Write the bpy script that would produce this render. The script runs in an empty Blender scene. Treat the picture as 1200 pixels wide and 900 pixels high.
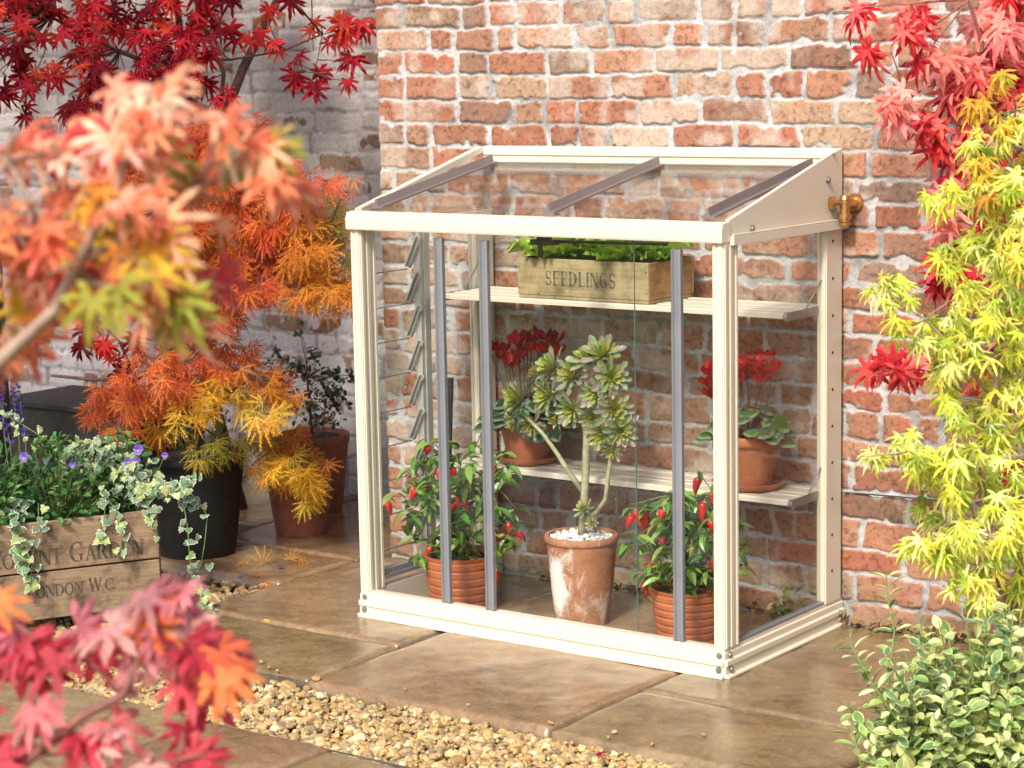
import bpy, math, random
import numpy as np
from mathutils import Vector, Matrix
rnd=random.Random(7); NR=np.random.RandomState(11)
S=bpy.context.scene; COL=S.collection
R=math.radians
# ------------------------------------------------------------------ camera
CP=Vector((4.0573,-4.7719,1.607)); YAW,PIT,ROLL,FPX=-.6308,.1461,-.0188,2524.555
F=Vector((math.sin(YAW)*math.cos(PIT),math.cos(YAW)*math.cos(PIT),-math.sin(PIT)))
RT=Vector((math.cos(YAW),-math.sin(YAW),0)); UP=RT.cross(F)
c_,s_=math.cos(ROLL),math.sin(ROLL); RT,UP=c_*RT+s_*UP,-s_*RT+c_*UP
cam=bpy.data.cameras.new('camera'); co=bpy.data.objects.new('camera',cam); COL.objects.link(co); S.camera=co
M3=Matrix((RT,UP,-F)).transposed(); co.matrix_world=Matrix.Translation(CP)@M3.to_4x4()
cam.sensor_width=36; cam.lens=FPX/1200*36; cam.clip_start=.05; cam.clip_end=400
cam.dof.use_dof=True; cam.dof.focus_distance=6.15; cam.dof.aperture_fstop=cam.lens/11.0; cam.dof.aperture_blades=9
def at(u,v,d): return CP+(F+RT*((u-600)/FPX)-UP*((v-450)/FPX))*d       # a point d metres ahead of the camera
def on(u,v,ax,val):
    d=F+RT*((u-600)/FPX)-UP*((v-450)/FPX); return CP+d*((val-CP[ax])/d[ax])
# ------------------------------------------------------------------ noise
def _h(i,j,s):
    n=(i*374761393+j*668265263+s*974634777)&0x7fffffff
    n=((n^(n>>13))*1274126177)&0x7fffffff
    return ((n^(n>>16))&0xffff)/65535.0
def vn(x,y,s=0):
    xi=np.floor(x).astype(np.int64); yi=np.floor(y).astype(np.int64); fx=x-xi; fy=y-yi
    fx=fx*fx*(3-2*fx); fy=fy*fy*(3-2*fy)
    a=_h(xi,yi,s);b=_h(xi+1,yi,s);c=_h(xi,yi+1,s);d=_h(xi+1,yi+1,s)
    return (a+(b-a)*fx)+((c+(d-c)*fx)-(a+(b-a)*fx))*fy
def fbm(x,y,s=0,o=4,g=.5):
    t=0;a=1;m=0
    for k in range(o): t=t+a*vn(x*2**k+k*17.3,y*2**k+k*9.1,s+k);m+=a;a*=g
    return t/m
def sst(a,b,x): t=np.clip((x-a)/(b-a),0,1); return t*t*(3-2*t)
# ------------------------------------------------------------------ materials
MAT={}
def newmat(n):
    m=bpy.data.materials.new(n); m.use_nodes=True; nt=m.node_tree; nt.nodes.clear()
    out=nt.nodes.new('ShaderNodeOutputMaterial'); MAT[n]=m; return m,nt,out
def nd(nt,t,**k):
    n=nt.nodes.new(t)
    for a,b in k.items():
        if a in n.inputs.keys(): n.inputs[a].default_value=b
        else: setattr(n,a,b)
    return n
def ramp(nt,fac,stops,interp='LINEAR'):
    r=nt.nodes.new('ShaderNodeValToRGB'); r.color_ramp.interpolation=interp
    while len(r.color_ramp.elements)<len(stops): r.color_ramp.elements.new(.5)
    for e,(p,c) in zip(r.color_ramp.elements,stops): e.position=p; e.color=(*c,1) if len(c)==3 else c
    nt.links.new(fac,r.inputs[0]); return r.outputs[0]
def noise(nt,scale,detail=5,rough=.6,vec=None,dist=0):
    n=nd(nt,'ShaderNodeTexNoise',Scale=scale,Detail=detail,Roughness=rough,Distortion=dist)
    if vec is None:
        tc=nt.nodes.new('ShaderNodeTexCoord'); vec=tc.outputs['Object']
    nt.links.new(vec,n.inputs['Vector']); return n.outputs[0]
def bump(nt,h,st=.3,d=.002,nrm=None):
    b=nd(nt,'ShaderNodeBump',Strength=st,Distance=d); nt.links.new(h,b.inputs['Height'])
    if nrm: nt.links.new(nrm,b.inputs['Normal'])
    return b.outputs[0]
def mixc(nt,fac,a,b,mode='MIX'):
    m=nt.nodes.new('ShaderNodeMix'); m.data_type='RGBA'; m.blend_type=mode
    for sock,v in((0,fac),(6,a),(7,b)):
        if hasattr(v,'is_linked'): nt.links.new(v,m.inputs[sock])
        else: m.inputs[sock].default_value=v if sock==0 else (*v,1)
    return m.outputs[2]
def math_(nt,op,a,b=0.0):
    m=nt.nodes.new('ShaderNodeMath'); m.operation=op
    for i,v in((0,a),(1,b)):
        if hasattr(v,'is_linked'): nt.links.new(v,m.inputs[i])
        else: m.inputs[i].default_value=v
    return m.outputs[0]
def prin(nt,out,col=None,rough=.6,metal=0,nrm=None,spec=.5,roughs=None):
    p=nd(nt,'ShaderNodeBsdfPrincipled'); p.inputs['Roughness'].default_value=rough; p.inputs['Metallic'].default_value=metal
    p.inputs['Specular IOR Level'].default_value=spec
    if hasattr(col,'is_linked'): nt.links.new(col,p.inputs['Base Color'])
    elif col: p.inputs['Base Color'].default_value=(*col,1)
    if nrm: nt.links.new(nrm,p.inputs['Normal'])
    if roughs: nt.links.new(roughs,p.inputs['Roughness'])
    nt.links.new(p.outputs[0],out.inputs[0]); return p
def simple(n,c1,c2,scale=20,rough=.6,metal=0,bmp=.2,bd=.001,spec=.5,det=6,lo=.3,hi=.7):
    m,nt,o=newmat(n); f=noise(nt,scale,det); col=ramp(nt,f,[(lo,c1),(hi,c2)])
    rv_=.1 if bmp else .02; r=ramp(nt,noise(nt,scale*2.7,3),[(.3,(max(rough-rv_,.02),)*3),(.7,(min(rough+rv_,1),)*3)])
    prin(nt,o,col,rough,metal,bump(nt,noise(nt,scale*6,4),bmp,bd) if bmp else None,spec,r); return m
def attr(nt,name='Col'):
    a=nt.nodes.new('ShaderNodeAttribute'); a.attribute_name=name; return a
def leafmat(n,trans=.35,rough=.45,vary=.25,edgecol=None,edge0=.55,spec=.4):
    m,nt,o=newmat(n); a=attr(nt); f=noise(nt,55,3)
    col=mixc(nt,1.0,a.outputs['Color'],ramp(nt,f,[(.25,(1-vary,)*3),(.75,(1+vary,)*3)]),'MULTIPLY')
    if edgecol:
        e=math_(nt,'ADD',attr(nt,'edge').outputs['Fac'],math_(nt,'MULTIPLY',math_(nt,'SUBTRACT',noise(nt,90,3),.5),.5))
        col=mixc(nt,ramp(nt,e,[(edge0,(0,0,0)),(edge0+.12,(1,1,1))]),col,edgecol)
    p=nd(nt,'ShaderNodeBsdfPrincipled',Roughness=rough); nt.links.new(col,p.inputs['Base Color']); p.inputs['Specular IOR Level'].default_value=spec
    nt.links.new(bump(nt,noise(nt,120,3),.25,.0015),p.inputs['Normal'])
    t=nt.nodes.new('ShaderNodeBsdfTranslucent'); nt.links.new(col,t.inputs[0])
    x=nd(nt,'ShaderNodeMixShader'); x.inputs[0].default_value=trans
    nt.links.new(p.outputs[0],x.inputs[1]); nt.links.new(t.outputs[0],x.inputs[2]); nt.links.new(x.outputs[0],o.inputs[0]); return m
# ------------------------------------------------------------------ tags
def tag(o,label=None,cat=None,group=None,kind=None):
    if label:o['label']=label
    if cat:o['category']=cat
    if group:o['group']=group
    if kind:o['kind']=kind
    return o
def empty(name,loc=(0,0,0),label=None,cat=None,group=None,rz=0):
    o=bpy.data.objects.new(name,None); COL.objects.link(o); o.location=loc; o.rotation_euler=(0,0,rz); o.empty_display_size=.05
    return tag(o,label,cat,group)
def copy_tree(o,parent=None):
    c=o.copy(); COL.objects.link(c); c.parent=parent
    for ch in list(o.children): copy_tree(ch,c)
    return c
# ------------------------------------------------------------------ mesh builder
class MB:
    def __init__(s): s.v=[];s.f=[];s.m=[];s.cur=0;s.c=[];s.col=None
    def add(s,vs,fs):
        o=len(s.v); s.v+= [tuple(v) for v in vs]; s.f+=[tuple(i+o for i in f) for f in fs]; s.m+=[s.cur]*len(fs)
        s.c+=[s.col or (1,1,1)]*len(vs); return s
    def box(s,a,b,M=None):
        (x0,y0,z0),(x1,y1,z1)=a,b
        vs=[Vector(p) for p in((x0,y0,z0),(x1,y0,z0),(x1,y1,z0),(x0,y1,z0),(x0,y0,z1),(x1,y0,z1),(x1,y1,z1),(x0,y1,z1))]
        if M: vs=[M@v for v in vs]
        return s.add(vs,[(0,3,2,1),(4,5,6,7),(0,1,5,4),(1,2,6,5),(2,3,7,6),(3,0,4,7)])
    def tube(s,pts,rads,n=8,cap=True):
        pts=[Vector(p) for p in pts]
        if not hasattr(rads,'__len__'): rads=[rads]*len(pts)
        vs=[];fs=[];up=None
        for i,p in enumerate(pts):
            d=(pts[min(i+1,len(pts)-1)]-pts[max(i-1,0)]).normalized()
            if up is None: up=d.orthogonal().normalized()
            a=(up-d*up.dot(d)).normalized(); b=d.cross(a); up=a
            for k in range(n):
                t=2*math.pi*k/n; vs.append(p+(a*math.cos(t)+b*math.sin(t))*rads[i])
        for i in range(len(pts)-1):
            for k in range(n): fs.append((i*n+k,i*n+(k+1)%n,(i+1)*n+(k+1)%n,(i+1)*n+k))
        if cap: fs+=[tuple(range(n-1,-1,-1)),tuple(range((len(pts)-1)*n,len(pts)*n))]
        return s.add(vs,fs)
    def lathe(s,prof,n=48,c=(0,0,0),wob=0):
        vs=[];fs=[]
        for i,(r,z) in enumerate(prof):
            for k in range(n):
                t=2*math.pi*k/n; rr=r*(1+wob*math.sin(3*t+i*.4)); vs.append((c[0]+rr*math.cos(t),c[1]+rr*math.sin(t),c[2]+z))
        for i in range(len(prof)-1):
            for k in range(n): fs.append((i*n+k,i*n+(k+1)%n,(i+1)*n+(k+1)%n,(i+1)*n+k))
        fs+=[tuple(range(n-1,-1,-1)),tuple(range((len(prof)-1)*n,len(prof)*n))] if prof[0][0]>.0005 else []
        return s.add(vs,fs)
    def prism(s,poly,axis,a,b):   # poly: 2D points in the plane across axis
        def P(p,t):
            return {0:(t,p[0],p[1]),1:(p[0],t,p[1]),2:(p[0],p[1],t)}[axis]
        n=len(poly); vs=[P(p,a) for p in poly]+[P(p,b) for p in poly]
        return s.add(vs,[tuple(range(n)),tuple(range(2*n-1,n-1,-1))]+[((i+1)%n,i,n+i,n+(i+1)%n) for i in range(n)])
    def build(s,name,mat,parent=None,smooth=False,bevel=0,loc=None,fix=True,split=None):
        me=bpy.data.meshes.new(name); me.from_pydata(s.v,[],s.f)
        for m in (mat if isinstance(mat,(list,tuple)) else [mat]): me.materials.append(MAT[m] if isinstance(m,str) else m)
        me.polygons.foreach_set('material_index',s.m)
        if fix:
            import bmesh
            bm=bmesh.new(); bm.from_mesh(me); bmesh.ops.recalc_face_normals(bm,faces=bm.faces); bm.to_mesh(me); bm.free()
        if any(c!=(1,1,1) for c in s.c):
            a=me.color_attributes.new('Col','FLOAT_COLOR','POINT'); a.data.foreach_set('color',np.array([(*c,1) for c in s.c],float).ravel())
        if smooth:
            me.polygons.foreach_set('use_smooth',[True]*len(me.polygons))
            if smooth!=True: me.set_sharp_from_angle(angle=R(smooth))
        o=bpy.data.objects.new(name,me); COL.objects.link(o); o.parent=parent
        if loc is not None:o.location=loc
        if bevel:
            b=o.modifiers.new('b','BEVEL'); b.width=bevel; b.segments=2; b.limit_method='ANGLE'; b.angle_limit=R(40)
        return o
def npmesh(name,V,Fl,mat,parent=None,smooth=True,cols=None,attrs=None):
    """V (n,3), Fl (m,k) same-size faces"""
    me=bpy.data.meshes.new(name); V=np.asarray(V,np.float32); Fl=np.asarray(Fl,np.int32); k=Fl.shape[1]
    me.vertices.add(len(V)); me.vertices.foreach_set('co',V.ravel())
    me.loops.add(Fl.size); me.loops.foreach_set('vertex_index',Fl.ravel())
    me.polygons.add(len(Fl)); me.polygons.foreach_set('loop_start',np.arange(0,Fl.size,k,dtype=np.int32)); 
    me.update(calc_edges=True)
    me.polygons.foreach_set('use_smooth',np.full(len(Fl),bool(smooth)))
    if cols is not None:
        a=me.color_attributes.new('Col','FLOAT_COLOR','POINT'); c=np.ones((len(V),4),np.float32); c[:,:3]=cols[:,:3]; a.data.foreach_set('color',c.ravel())
    for n,d in (attrs or {}).items():
        a=me.attributes.new(n,'FLOAT','POINT'); a.data.foreach_set('value',np.asarray(d,np.float32))
    me.materials.append(MAT[mat]); me.validate(); me.update()
    o=bpy.data.objects.new(name,me); COL.objects.link(o); o.parent=parent; return o
# ------------------------------------------------------------------ leaf templates (grow along +Y, face +Z)
def T_palmate(n=7,spread=250,w=.16,base=.28,droop=.25,back=.45):
    V=[(0,0,0)];E=[0.]; fs=[]; h=R(spread/(n-1)/2)
    def ad(r,t,z,e): V.append((math.sin(t)*r,math.cos(t)*r,z)); E.append(e); return len(V)-1
    b=ad(base*.7,-R(spread/2)-h,-.02,.3)
    for i in range(n):
        q=(i/(n-1)-.5); t=R(q*spread); L=1-back*(abs(q)*2)**1.6; ww=w/(L*.5)
        s1=ad(L*.48,t-ww*.62,-.02-droop*.1,.7); s2=ad(L*.74,t-ww*.44,-droop*.35,.85); tp=ad(L,t,-droop*L,1)
        s3=ad(L*.74,t+ww*.44,-droop*.35,.85); s4=ad(L*.48,t+ww*.62,-.02-droop*.1,.7)
        nx=ad(base*(1 if i<n-1 else .7),t+h,-.02,.3); m=ad(L*.5,t,.03,.4)
        fs+=[(0,m,b),(b,m,s1),(s1,m,s2),(s2,m,tp),(tp,m,s3),(s3,m,s4),(s4,m,nx),(nx,m,0)]; b=nx
    return np.array(V),np.array(fs),np.array(E)
def T_lace(n=7,spread=190,teeth=5):
    V=[];fs=[];E=[]
    def tri(a,b,c): o=len(V); V.extend([a,b,c]); E.extend([0,0,1]); fs.append((o,o+1,o+2))
    for i in range(n):
        q=i/(n-1)-.5; a=R(q*spread); L=1-.35*(abs(q)*2)**1.5; d=Vector((math.sin(a),math.cos(a),0)); pn=Vector((d.y,-d.x,0))
        def pt(r): return d*r+Vector((0,0,-.28*r*r+.04*r))
        tri(pt(0)-pn*.014,pt(0)+pn*.014,pt(L)); tri(pt(.1)-pn*.022,pt(.45*L)+pn*.028,pt(L*.92)); 
        for k in range(teeth):
            r=L*(.22+.14*k); l=.24*(1-k/teeth*.6)*L
            for sg in(-1,1):
                dd=(d*.82+pn*sg*.57); tri(pt(r),pt(r+.05),pt(r)+dd*l+Vector((0,0,-.05)))
    return np.array([tuple(v) for v in V]),np.array(fs),np.array(E)
def T_oval(w=.3,seg=5,fold=.12,droop=.2,pw=1.0,inner=.55):
    V=[];E=[];fs=[]
    for i in range(seg+1):
        t=i/seg; ww=w*math.sin(math.pi*t**pw)**.8 if 0<t<1 else .004; z=-droop*t*t
        for k,(x,e) in enumerate(((-1,1),(-inner,.45),(0,0),(inner,.45),(1,1))):
            V.append((x*ww,t,z+abs(x)*fold*ww*2)); E.append(max(e,abs(t-.5)**3*6 if t>.5 else 0))
    for i in range(seg):
        for k in range(4): a=i*5+k; fs+=[(a,a+1,a+6),(a,a+6,a+5)]
    return np.array(V),np.array(fs),np.array(E)
def T_ivy():
    out=[(0,-.02),(.22,-.16),(.5,-.1),(.62,.12),(.42,.3),(.5,.52),(.3,.62),(.12,.82),(0,1.05)]
    out=out+[(-x,y) for x,y in out[-2:0:-1]]
    V=[(0,.25,.03)];E=[0.];n=len(out)
    for x,y in out: V.append((x*.62,.25+(y-.25)*.62,.02)); E.append(.3)
    for x,y in out: V.append((x,y,-.06-.05*abs(x))); E.append(1.)
    fs=[]
    for i in range(n):
        j=(i+1)%n; fs+=[(0,1+i,1+j),(1+i,1+n+i,1+n+j),(1+i,1+n+j,1+j)]
    return np.array(V),np.array(fs),np.array(E)
class Scat:
    def __init__(s): s.V=[];s.F=[];s.C=[];s.E=[];s.n=0
    def add(s,T,pos,g,nrm,sc,col,jit=.0,edge=True):
        V,Fc,E=T; g=Vector(g).normalized(); nrm=Vector(nrm); nrm=(nrm-g*nrm.dot(g))
        if nrm.length<1e-3: nrm=g.orthogonal()
        nrm.normalize(); x=g.cross(nrm)
        M=np.array([x,g,nrm]); P=V.copy()
        if jit: P=P*(1+NR.uniform(-jit,jit,(1,3)))+ np.stack([0*P[:,0],0*P[:,0],NR.uniform(-.25,.25)*P[:,0]*P[:,1]+NR.uniform(-.2,.2)*P[:,0]**2],1)
        W=P@M*sc+np.array(pos)
        s.V.append(W); s.F.append(Fc+s.n); s.E.append(E); s.C.append(np.tile(np.array(col)[None],(len(V),1))); s.n+=len(V)
    def build(s,name,mat,parent=None,smooth=False,loc=(0,0,0)):
        V=np.concatenate(s.V)-np.array(loc)
        o=npmesh(name,V,np.concatenate(s.F),mat,parent,smooth,np.concatenate(s.C),{'edge':np.concatenate(s.E)}); return o
def rv(a=1): return Vector((rnd.uniform(-a,a),rnd.uniform(-a,a),rnd.uniform(-a,a)))
def ball():
    while 1:
        p=rv()
        if p.length<=1: return p
def vary(c,h=.12):
    k=1+rnd.uniform(-h,h); return tuple(max(0,x*k*(1+rnd.uniform(-h*.6,h*.6))) for x in c)
def lerp(a,b,t): return tuple(x+(y-x)*t for x,y in zip(a,b))
# ------------------------------------------------------------------ material set
m,nt,o=newmat('cream'); f=noise(nt,3,6); col=ramp(nt,f,[(.3,(.61,.555,.45)),(.7,(.66,.605,.495))])
col=mixc(nt,ramp(nt,noise(nt,28,8,.75,None,.8),[(.60,(0,0,0)),(.78,(.30,)*3)]),col,(.36,.30,.2)); col=mixc(nt,ramp(nt,noise(nt,210,3,.6),[(.66,(0,0,0)),(.74,(.35,)*3)]),col,(.3,.24,.15))
prin(nt,o,col,.38,0,None,.5,ramp(nt,noise(nt,9,5),[(.3,(.3,)*3),(.7,(.5,)*3)]))
simple('gunmetal',(.20,.21,.235),(.24,.25,.275),6,.32,.25,0,0)
simple('bronze_bar',(.20,.165,.165),(.25,.205,.205),6,.3,.3,0,0)
simple('aluminium',(.5,.5,.48),(.6,.6,.57),8,.4,.45,0,0)
simple('dark_metal',(.03,.025,.022),(.09,.07,.06),40,.45,.6)
simple('steel',(.20,.20,.20),(.28,.28,.28),8,.35,.5,0)
simple('hole',(.01,.01,.01),(.02,.02,.02),10,.8)
simple('brass',(.42,.2,.06),(.62,.36,.13),40,.35,.85,.3,.001)
simple('soil',(.02,.012,.008),(.06,.038,.025),60,.9,0,1,.006)
simple('black_pot',(.006,.006,.006),(.014,.013,.012),15,.6,0,.1,.001,.25)
simple('dark_timber',(.012,.010,.008),(.035,.028,.022),14,.75,0,.6,.003)
simple('bark',(.05,.028,.022),(.16,.09,.07),45,.7,0,.6,.003)
simple('bark_pale',(.22,.14,.1),(.42,.3,.22),40,.6,0,.4,.002)
simple('bark_red',(.14,.04,.035),(.3,.12,.09),50,.55,0,.3,.001)
simple('stem_green',(.07,.13,.03),(.2,.26,.09),50,.55,0,.2)
simple('stem_dark',(.09,.03,.03),(.16,.07,.06),50,.5,0,.2)
simple('stem_succ',(.2,.2,.1),(.42,.42,.28),50,.6,0,.6,.003)
simple('chilli_red',(.45,.01,.008),(.62,.02,.012),30,.16,0,.05)
simple('chilli_green',(.14,.2,.02),(.3,.33,.04),30,.2,0,.05)
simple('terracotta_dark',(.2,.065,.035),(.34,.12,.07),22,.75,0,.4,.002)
simple('ink',(.035,.028,.022),(.12,.09,.06),60,.8)
simple('white_stone',(.5,.5,.47),(.82,.81,.77),35,.6,0,.4,.003)
simple('mosscol',(.09,.08,.02),(.3,.26,.07),60,.9,0,.8,.004)
simple('wire',(.05,.05,.05),(.1,.1,.1),60,.5,.5)
def terracotta(n,a,b,stain=.0,rough=.62):
    m,nt,o=newmat(n); tc=nt.nodes.new('ShaderNodeTexCoord')
    f=noise(nt,14,7,.65); col=ramp(nt,f,[(.3,a),(.68,b)])
    sp=noise(nt,120,3); col=mixc(nt,ramp(nt,sp,[(.58,(0,0,0)),(.72,(.35,)*3)]),col,(.16,.06,.04))
    if stain:
        mp=nd(nt,'ShaderNodeMapping'); mp.inputs['Scale'].default_value=(1,1,.45); nt.links.new(tc.outputs['Object'],mp.inputs[0])
        g=noise(nt,17,8,.7,mp.outputs[0],.6); col=mixc(nt,ramp(nt,g,[(.56-stain*.1,(0,0,0)),(.66-stain*.05,(.85,)*3)]),col,(.62,.55,.47))
        g2=noise(nt,26,6,.7,None,.3); col=mixc(nt,ramp(nt,g2,[(.5,(0,0,0)),(.62,(.6,)*3)]),col,(.2,.09,.05))
        sx=nt.nodes.new('ShaderNodeSeparateXYZ'); nt.links.new(tc.outputs['Object'],sx.inputs[0])
        d=nd(nt,'ShaderNodeVectorMath',operation='DISTANCE'); mp2=nd(nt,'ShaderNodeMapping'); mp2.inputs['Scale'].default_value=(1,1,.45); nt.links.new(tc.outputs['Object'],mp2.inputs[0])
        nt.links.new(mp2.outputs[0],d.inputs[0]); d.inputs[1].default_value=(-.035,-.085,.055)
        w=math_(nt,'ADD',d.outputs['Value'],math_(nt,'MULTIPLY',math_(nt,'SUBTRACT',noise(nt,40,6,.7),.5),.07))
        col=mixc(nt,ramp(nt,w,[(.03,(1,1,1)),(.05,(0,0,0))]),col,(.78,.75,.7))
    prin(nt,o,col,rough,0,bump(nt,noise(nt,90,5),.3,.0015),.4); return m
terracotta('terra_bright',(.34,.085,.026),(.47,.15,.055)); terracotta('terra_old',(.30,.12,.055),(.42,.20,.105),.2,.75)
terracotta('terra_mid',(.28,.085,.035),(.40,.14,.065),0)
def wood(n,a,b,dark,ax=0,sc=4):
    m,nt,o=newmat(n); tc=nt.nodes.new('ShaderNodeTexCoord'); mp=nd(nt,'ShaderNodeMapping')
    s=[26,26,26]; s[ax]=1.8; mp.inputs['Scale'].default_value=s; nt.links.new(tc.outputs['Object'],mp.inputs[0])
    g=noise(nt,sc,8,.65,mp.outputs[0],.8); col=ramp(nt,g,[(.3,a),(.65,b)])
    k=noise(nt,11,6,.7); col=mixc(nt,ramp(nt,k,[(.46,(0,0,0)),(.66,(.85,)*3)]),col,dark)
    k2=noise(nt,45,5,.7); col=mixc(nt,ramp(nt,k2,[(.6,(0,0,0)),(.7,(.5,)*3)]),col,dark)
    prin(nt,o,col,.7,0,bump(nt,g,.5,.0015),.3); return m
wood('wood_seed',(.30,.235,.12),(.43,.345,.2),(.12,.10,.04)); wood('wood_seed_end',(.24,.12,.045),(.4,.22,.09),(.1,.05,.02),1)
wood('wood_crate',(.20,.135,.08),(.34,.24,.15),(.05,.032,.02))
# glass: thin clear sheet, reflects with angle, lets light through
m,nt,o=newmat('glass'); tr=nt.nodes.new('ShaderNodeBsdfTransparent'); tr.inputs[0].default_value=(.985,.993,.988,1)
gl=nd(nt,'ShaderNodeBsdfGlossy',Roughness=.01); lw=nd(nt,'ShaderNodeLayerWeight'); lw.inputs[0].default_value=.5
fz=math_(nt,'ADD',math_(nt,'MULTIPLY',math_(nt,'POWER',lw.outputs['Facing'],5.0),.7),.03)
x=nt.nodes.new('ShaderNodeMixShader'); nt.links.new(fz,x.inputs[0]); nt.links.new(tr.outputs[0],x.inputs[1]); nt.links.new(gl.outputs[0],x.inputs[2]); nt.links.new(x.outputs[0],o.inputs[0])
m,nt,o=newmat('glass_edge'); prin(nt,o,(.1,.2,.18),.15,0,None,.6)
# brick (colours and mortar mask come as attributes of the modelled surface; fine grain here)
def brickmat(n,paint=False):
    m,nt,o=newmat(n); a=attr(nt); mk=attr(nt,'brick').outputs['Fac']
    g=noise(nt,70,6,.75); g2=noise(nt,320,3,.6)
    col=mixc(nt,1.0,a.outputs['Color'],ramp(nt,g,[(.25,(.68,.66,.64)),(.5,(1,1,1)),(.78,(1.28,1.26,1.22))]),'MULTIPLY')
    col=mixc(nt,1.0,col,ramp(nt,g2,[(.3,(.8,.8,.8)),(.7,(1.18,1.18,1.18))]),'MULTIPLY')
    b1=bump(nt,g,.6 if not paint else .3,.005); b2=bump(nt,g2,.4,.0015,b1)
    prin(nt,o,col,.86 if not paint else .6,0,b2,.25); return m
brickmat('brick'); brickmat('brick_painted',True)
# wet riven sandstone
m,nt,o=newmat('sandstone'); a=attr(nt)
f=noise(nt,5,8,.62,None,.9); col=ramp(nt,f,[(.3,(.6,.52,.46)),(.48,(1,.97,.93)),(.7,(1.3,1.28,1.22))]); col=mixc(nt,1.0,a.outputs['Color'],col,'MULTIPLY')
f3=noise(nt,75,8,.8); col=mixc(nt,1.0,col,ramp(nt,f3,[(.3,(.7,.7,.7)),(.7,(1.25,1.25,1.25))]),'MULTIPLY')
f4=noise(nt,16,8,.75,None,1.2); col=mixc(nt,1.0,col,ramp(nt,f4,[(.35,(.78,.76,.72)),(.65,(1.18,1.17,1.15))]),'MULTIPLY')
wet=noise(nt,3.2,6,.65,None,.5); rr=ramp(nt,wet,[(.42,(.035,)*3),(.56,(.09,)*3),(.70,(.30,)*3)])
b=bump(nt,noise(nt,9,6,.6,None,.6),.10,.010); b=bump(nt,f3,.22,.003,b); prin(nt,o,col,.3,0,b,.75,rr)
simple('joint',(.05,.045,.03),(.16,.13,.09),40,.8,0,.8,.004)
m,nt,o=newmat('gravelmat'); a=attr(nt); col=mixc(nt,1.0,a.outputs['Color'],ramp(nt,noise(nt,130,5,.7),[(.3,(.72,.7,.66)),(.7,(1.2,1.2,1.2))]),'MULTIPLY'); prin(nt,o,col,.55,0,bump(nt,noise(nt,160,4),.4,.002),.4)
leafmat('leaf',.5,.55,.3,None,.5,.22); leafmat('leaf_matte',.3,.6); leafmat('leaf_gloss',.25,.3,.2,None,.5,.5)
leafmat('leaf_var',.3,.35,.25,(.66,.70,.27),.66); leafmat('ivy_var',.2,.4,.25,(.62,.66,.5),.72)
leafmat('petal',.35,.45,.15); leafmat('cyc_leaf',.15,.4,.2,(.16,.22,.13),.6)
leafmat('succ',.15,.35,.15)
# ------------------------------------------------------------------ world and sun
W=bpy.data.worlds.new('World'); S.world=W; W.use_nodes=True; nt=W.node_tree
bg=nt.nodes['Background']; sky=nt.nodes.new('ShaderNodeTexSky'); sky.sky_type='NISHITA'; sky.sun_disc=False
SUN=Vector((.24,-1,.95)).normalized()
sky.sun_elevation=math.asin(SUN.z); sky.sun_rotation=math.atan2(SUN.x,SUN.y); sky.dust_density=3; sky.air_density=1; sky.ozone_density=1
nt.links.new(sky.outputs[0],bg.inputs[0]); bg.inputs[1].default_value=.15
sl=bpy.data.lights.new('sun','SUN'); so=bpy.data.objects.new('sun',sl); COL.objects.link(so); sl.energy=2.7; sl.angle=R(9); sl.color=(1,.91,.78)
so.rotation_euler=(-SUN).to_track_quat('-Z','Y').to_euler(); so.location=(0,-5,8)
S.view_settings.view_transform='Standard'; S.view_settings.look='None'; S.view_settings.exposure=.74; S.view_settings.gamma=1
S.render.engine='CYCLES'; S.cycles.max_bounces=10; S.cycles.transparent_max_bounces=24; S.cycles.caustics_reflective=False; S.cycles.caustics_refractive=False
# ------------------------------------------------------------------ ground
mb=MB(); mb.box((-60,-60,-.30),(60,60,-.055)); o=mb.build('ground','soil'); tag(o,'dark soil under the paving and gravel','ground',kind='structure')
# lawn behind the camera keeps the reflections honest
simple('lawn',(.03,.06,.012),(.08,.13,.03),9,.9,0,.8,.02)
mb=MB(); mb.box((-30,-45,-.055),(30,-3.4,-.03)); o=mb.build('lawn','lawn'); tag(o,'garden lawn in front of the paving','lawn',kind='structure')
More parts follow.
